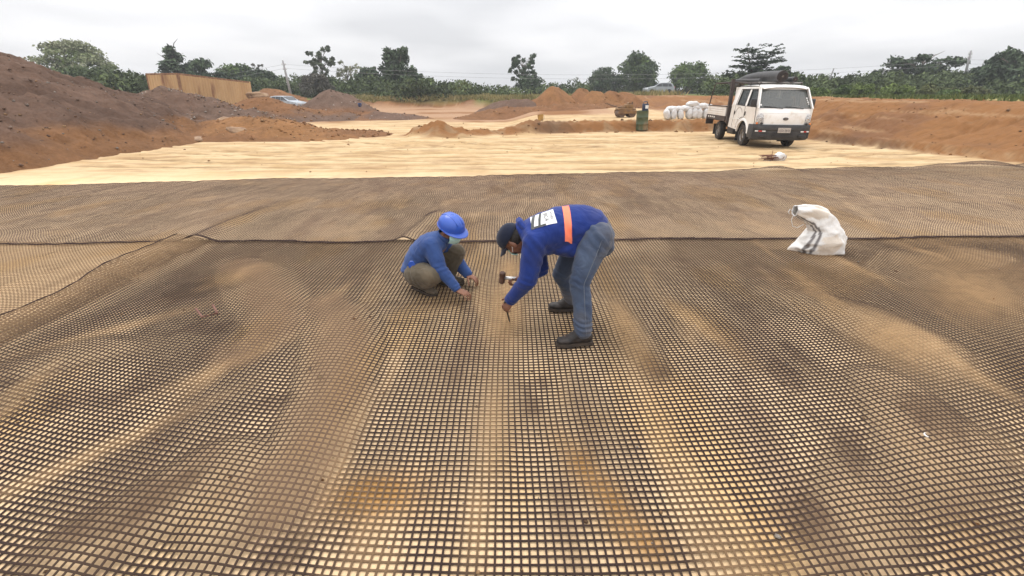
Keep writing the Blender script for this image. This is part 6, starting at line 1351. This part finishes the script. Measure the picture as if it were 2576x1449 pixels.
b = MB(); cc = L2(nk) + Vector((.005, 0, .012)); b.loft([[cc + frame((.55, -.2, .8), (1, -.3, 0)) @ Vector((r_ * math.cos(a), r_ * math.sin(a), h_)) for a in np.linspace(0, 6.2832, 20, endpoint=False)] for r_, h_ in ((.075, -.02), (.072, .03), (.066, .045), (.060, .030), (.06, -.02))], cap=False); b.build('collar', M_shirt2, shirt2, smooth=True)
# trousers
mb = MB(); mb.ell(L2(hip) + Vector((.0, 0, -.035)), (.135, .165, .105), 18, 12); mb.ell(L2(hip) + Vector((.02, 0, .03)), (.13, .155, .06), 18, 12)
limb(mb, [L2(hpN) + Vector((.02, -.02, -.02)), L2(hpN).lerp(L2(knN), .5) + Vector((0, -.01, 0)), L2(knN), L2(knN).lerp(L2(anN), .5) + Vector((0, .0, .0)), L2(anN) + Vector((-.005, 0, .03))], [.112, .104, .086, .078, .064])
limb(mb, [L2(hpF) + Vector((.02, .02, -.02)), L2(hpF).lerp(L2(knF), .5), L2(knF), L2(knF).lerp(L2(anF), .5), L2(anF) + Vector((0, 0, .01))], [.112, .098, .076, .072, .066])
me = remesh(mb, 'trousers', .009, 4); wrinkle(me, .006, 6.5, 431, [(L2(hpN), (1, 0, .2), .07, .05, .005), (L2(knN), (1, 0, .5), .05, .04, .003), (L2(anN), (.4, 0, 1), .05, .03, .005), (L2(knF), (.4, 0, 1), .05, .04, .003)])
link('trousers', me, M_khaki, ROOT2)
zN = gnet(anN.x, anN.y); zF = gnet(anF.x, anF.y)
shoe(ROOT2, Vector((L2(anN).x, L2(anN).y, zN + .115)), (1, -.35), .95, pitch=R(-14), mat=M_boot2); shoe(ROOT2, Vector((L2(anF).x, L2(anF).y, zF + .098)), (1, -.1), .95, mat=M_boot2)
# hard hat
c = L2(H2); hat = MB(); rings = []
for t in np.linspace(0, 1, 12):
    r = math.cos(t * 1.52); rings.append([c + HM2 @ Vector((.112 * r * math.cos(a), -.008 + .134 * r * math.sin(a), .034 + .112 * math.sin(t * 1.5707) ** .9)) for a in np.linspace(0, 6.2832, 36, endpoint=False)])
rings = [[c + HM2 @ Vector((.114 * math.cos(a), -.008 + .136 * math.sin(a), .024)) for a in np.linspace(0, 6.2832, 36, endpoint=False)]] + rings
hat.loft(rings, cap=False); hat.add(list(rings[-1]), [tuple(range(36))]); h_ = hat.build('hard_hat', M_hat, ROOT2, smooth=True); h_.modifiers.new('s', 'SOLIDIFY').thickness = .004
pk = MB(); rr_ = []
for t in np.linspace(0, 1, 6): rr_.append([c + HM2 @ Vector((.112 * math.sin(a) * (1 + .05 * t), -.008 + .134 * math.cos(a) + t * .055 * max(0, math.cos(a)) ** .8, .030 - .012 * t + .0 * a)) for a in np.linspace(-1.45, 1.45, 21)])
pk.loft(rr_, closed=False); q = pk.build('peak', M_hat, h_, smooth=True); q.modifiers.new('s', 'SOLIDIFY').thickness = .005
rm = MB(); rm.tube([c + HM2 @ Vector((.115 * math.cos(a), -.008 + .137 * math.sin(a), .026)) for a in np.linspace(0, 6.2832, 40)], .0045, n=6); rm.build('rim', M_hat, h_, smooth=True)
for x in (-.035, 0, .035): MB().tube([c + HM2 @ Vector((x * (1 - .1 * abs(t)), -.008 + .134 * math.sin(t), .033 + .109 * math.cos(t) ** .8 - .35 * abs(x) * .12)) for t in np.linspace(-1.0, 1.0, 14)], [.001] + [.0048] * 12 + [.001], n=6).build('ridge', M_hat, h_, smooth=True)
mb = MB(); mb.ell(c + HM2 @ Vector((0, -.028, .006)), (.079, .080, .068), 18, 12, HM2); mb.build('hair', M_hair, ROOT2, smooth=True)
mk_ = MB(); rings = []
for t in np.linspace(-1, 1, 11): rings.append([c + HM2 @ Vector((x * .070 * (1 - .12 * abs(t)), .112 - .050 * x * x - .026 * t * t + .003 * math.cos(t * 9), -.055 + t * .054)) for x in np.linspace(-1, 1, 13)])
mk_.loft(rings, closed=False); o = mk_.build('face_mask', M_mask, ROOT2, smooth=True); o.modifiers.new('s', 'SOLIDIFY').thickness = .002
for sg in (-1, 1):
    MB().tube([c + HM2 @ Vector(p) for p in ((sg * .068, .064, -.015), (sg * .080, .02, .006), (sg * .082, -.012, .0))], .0022, n=4).build('ear_loop', M_print, ROOT2)
    MB().ell(c + HM2 @ Vector((sg * .030, .080, .006)), (.012, .007, .006), M=HM2).build('eye', M_eye, ROOT2)
# tape measure on his belt: clipped on, a thing of its own
tpp = at(1037, 665, 3.93); tp = thing('tape_measure', 'blue tape measure clipped to the belt of the squatting man', 'tape measure', tpp); 
mb = MB(); mb.prism([(-.030, -.030), (-.034, .008), (-.016, .036), (.016, .036), (.034, .008), (.030, -.030)], -.016, .016, 'y'); o = mb.build('case', M_hat, tp); bv = o.modifiers.new('b', 'BEVEL'); bv.width = .006; bv.segments = 2
MB().tube([(0, 0, -.03), (-.01, .01, -.08), (-.03, .0, -.12)], .005, n=5).build('strap', M_black, tp); MB().box((0, .022, -.01), (.04, .016, .05), bev=.004).build('clip', M_rim, tp)
# thin moist air over the whole site
hz = MB(); hz.box((0, 370, 14.2), (1340, 1120, 32.5)); m_, nt, b = newmat('thin_haze'); nt.nodes.remove(b); v_ = nt.nodes.new('ShaderNodeVolumePrincipled'); v_.inputs['Density'].default_value = .0010; v_.inputs['Color'].default_value = (.9, .93, .96, 1); nt.links.new(v_.outputs[0], nt.nodes['Material Output'].inputs['Volume'])
tag(hz.build('haze', m_), 'thin pale haze over the whole site', 'haze', kind='stuff')
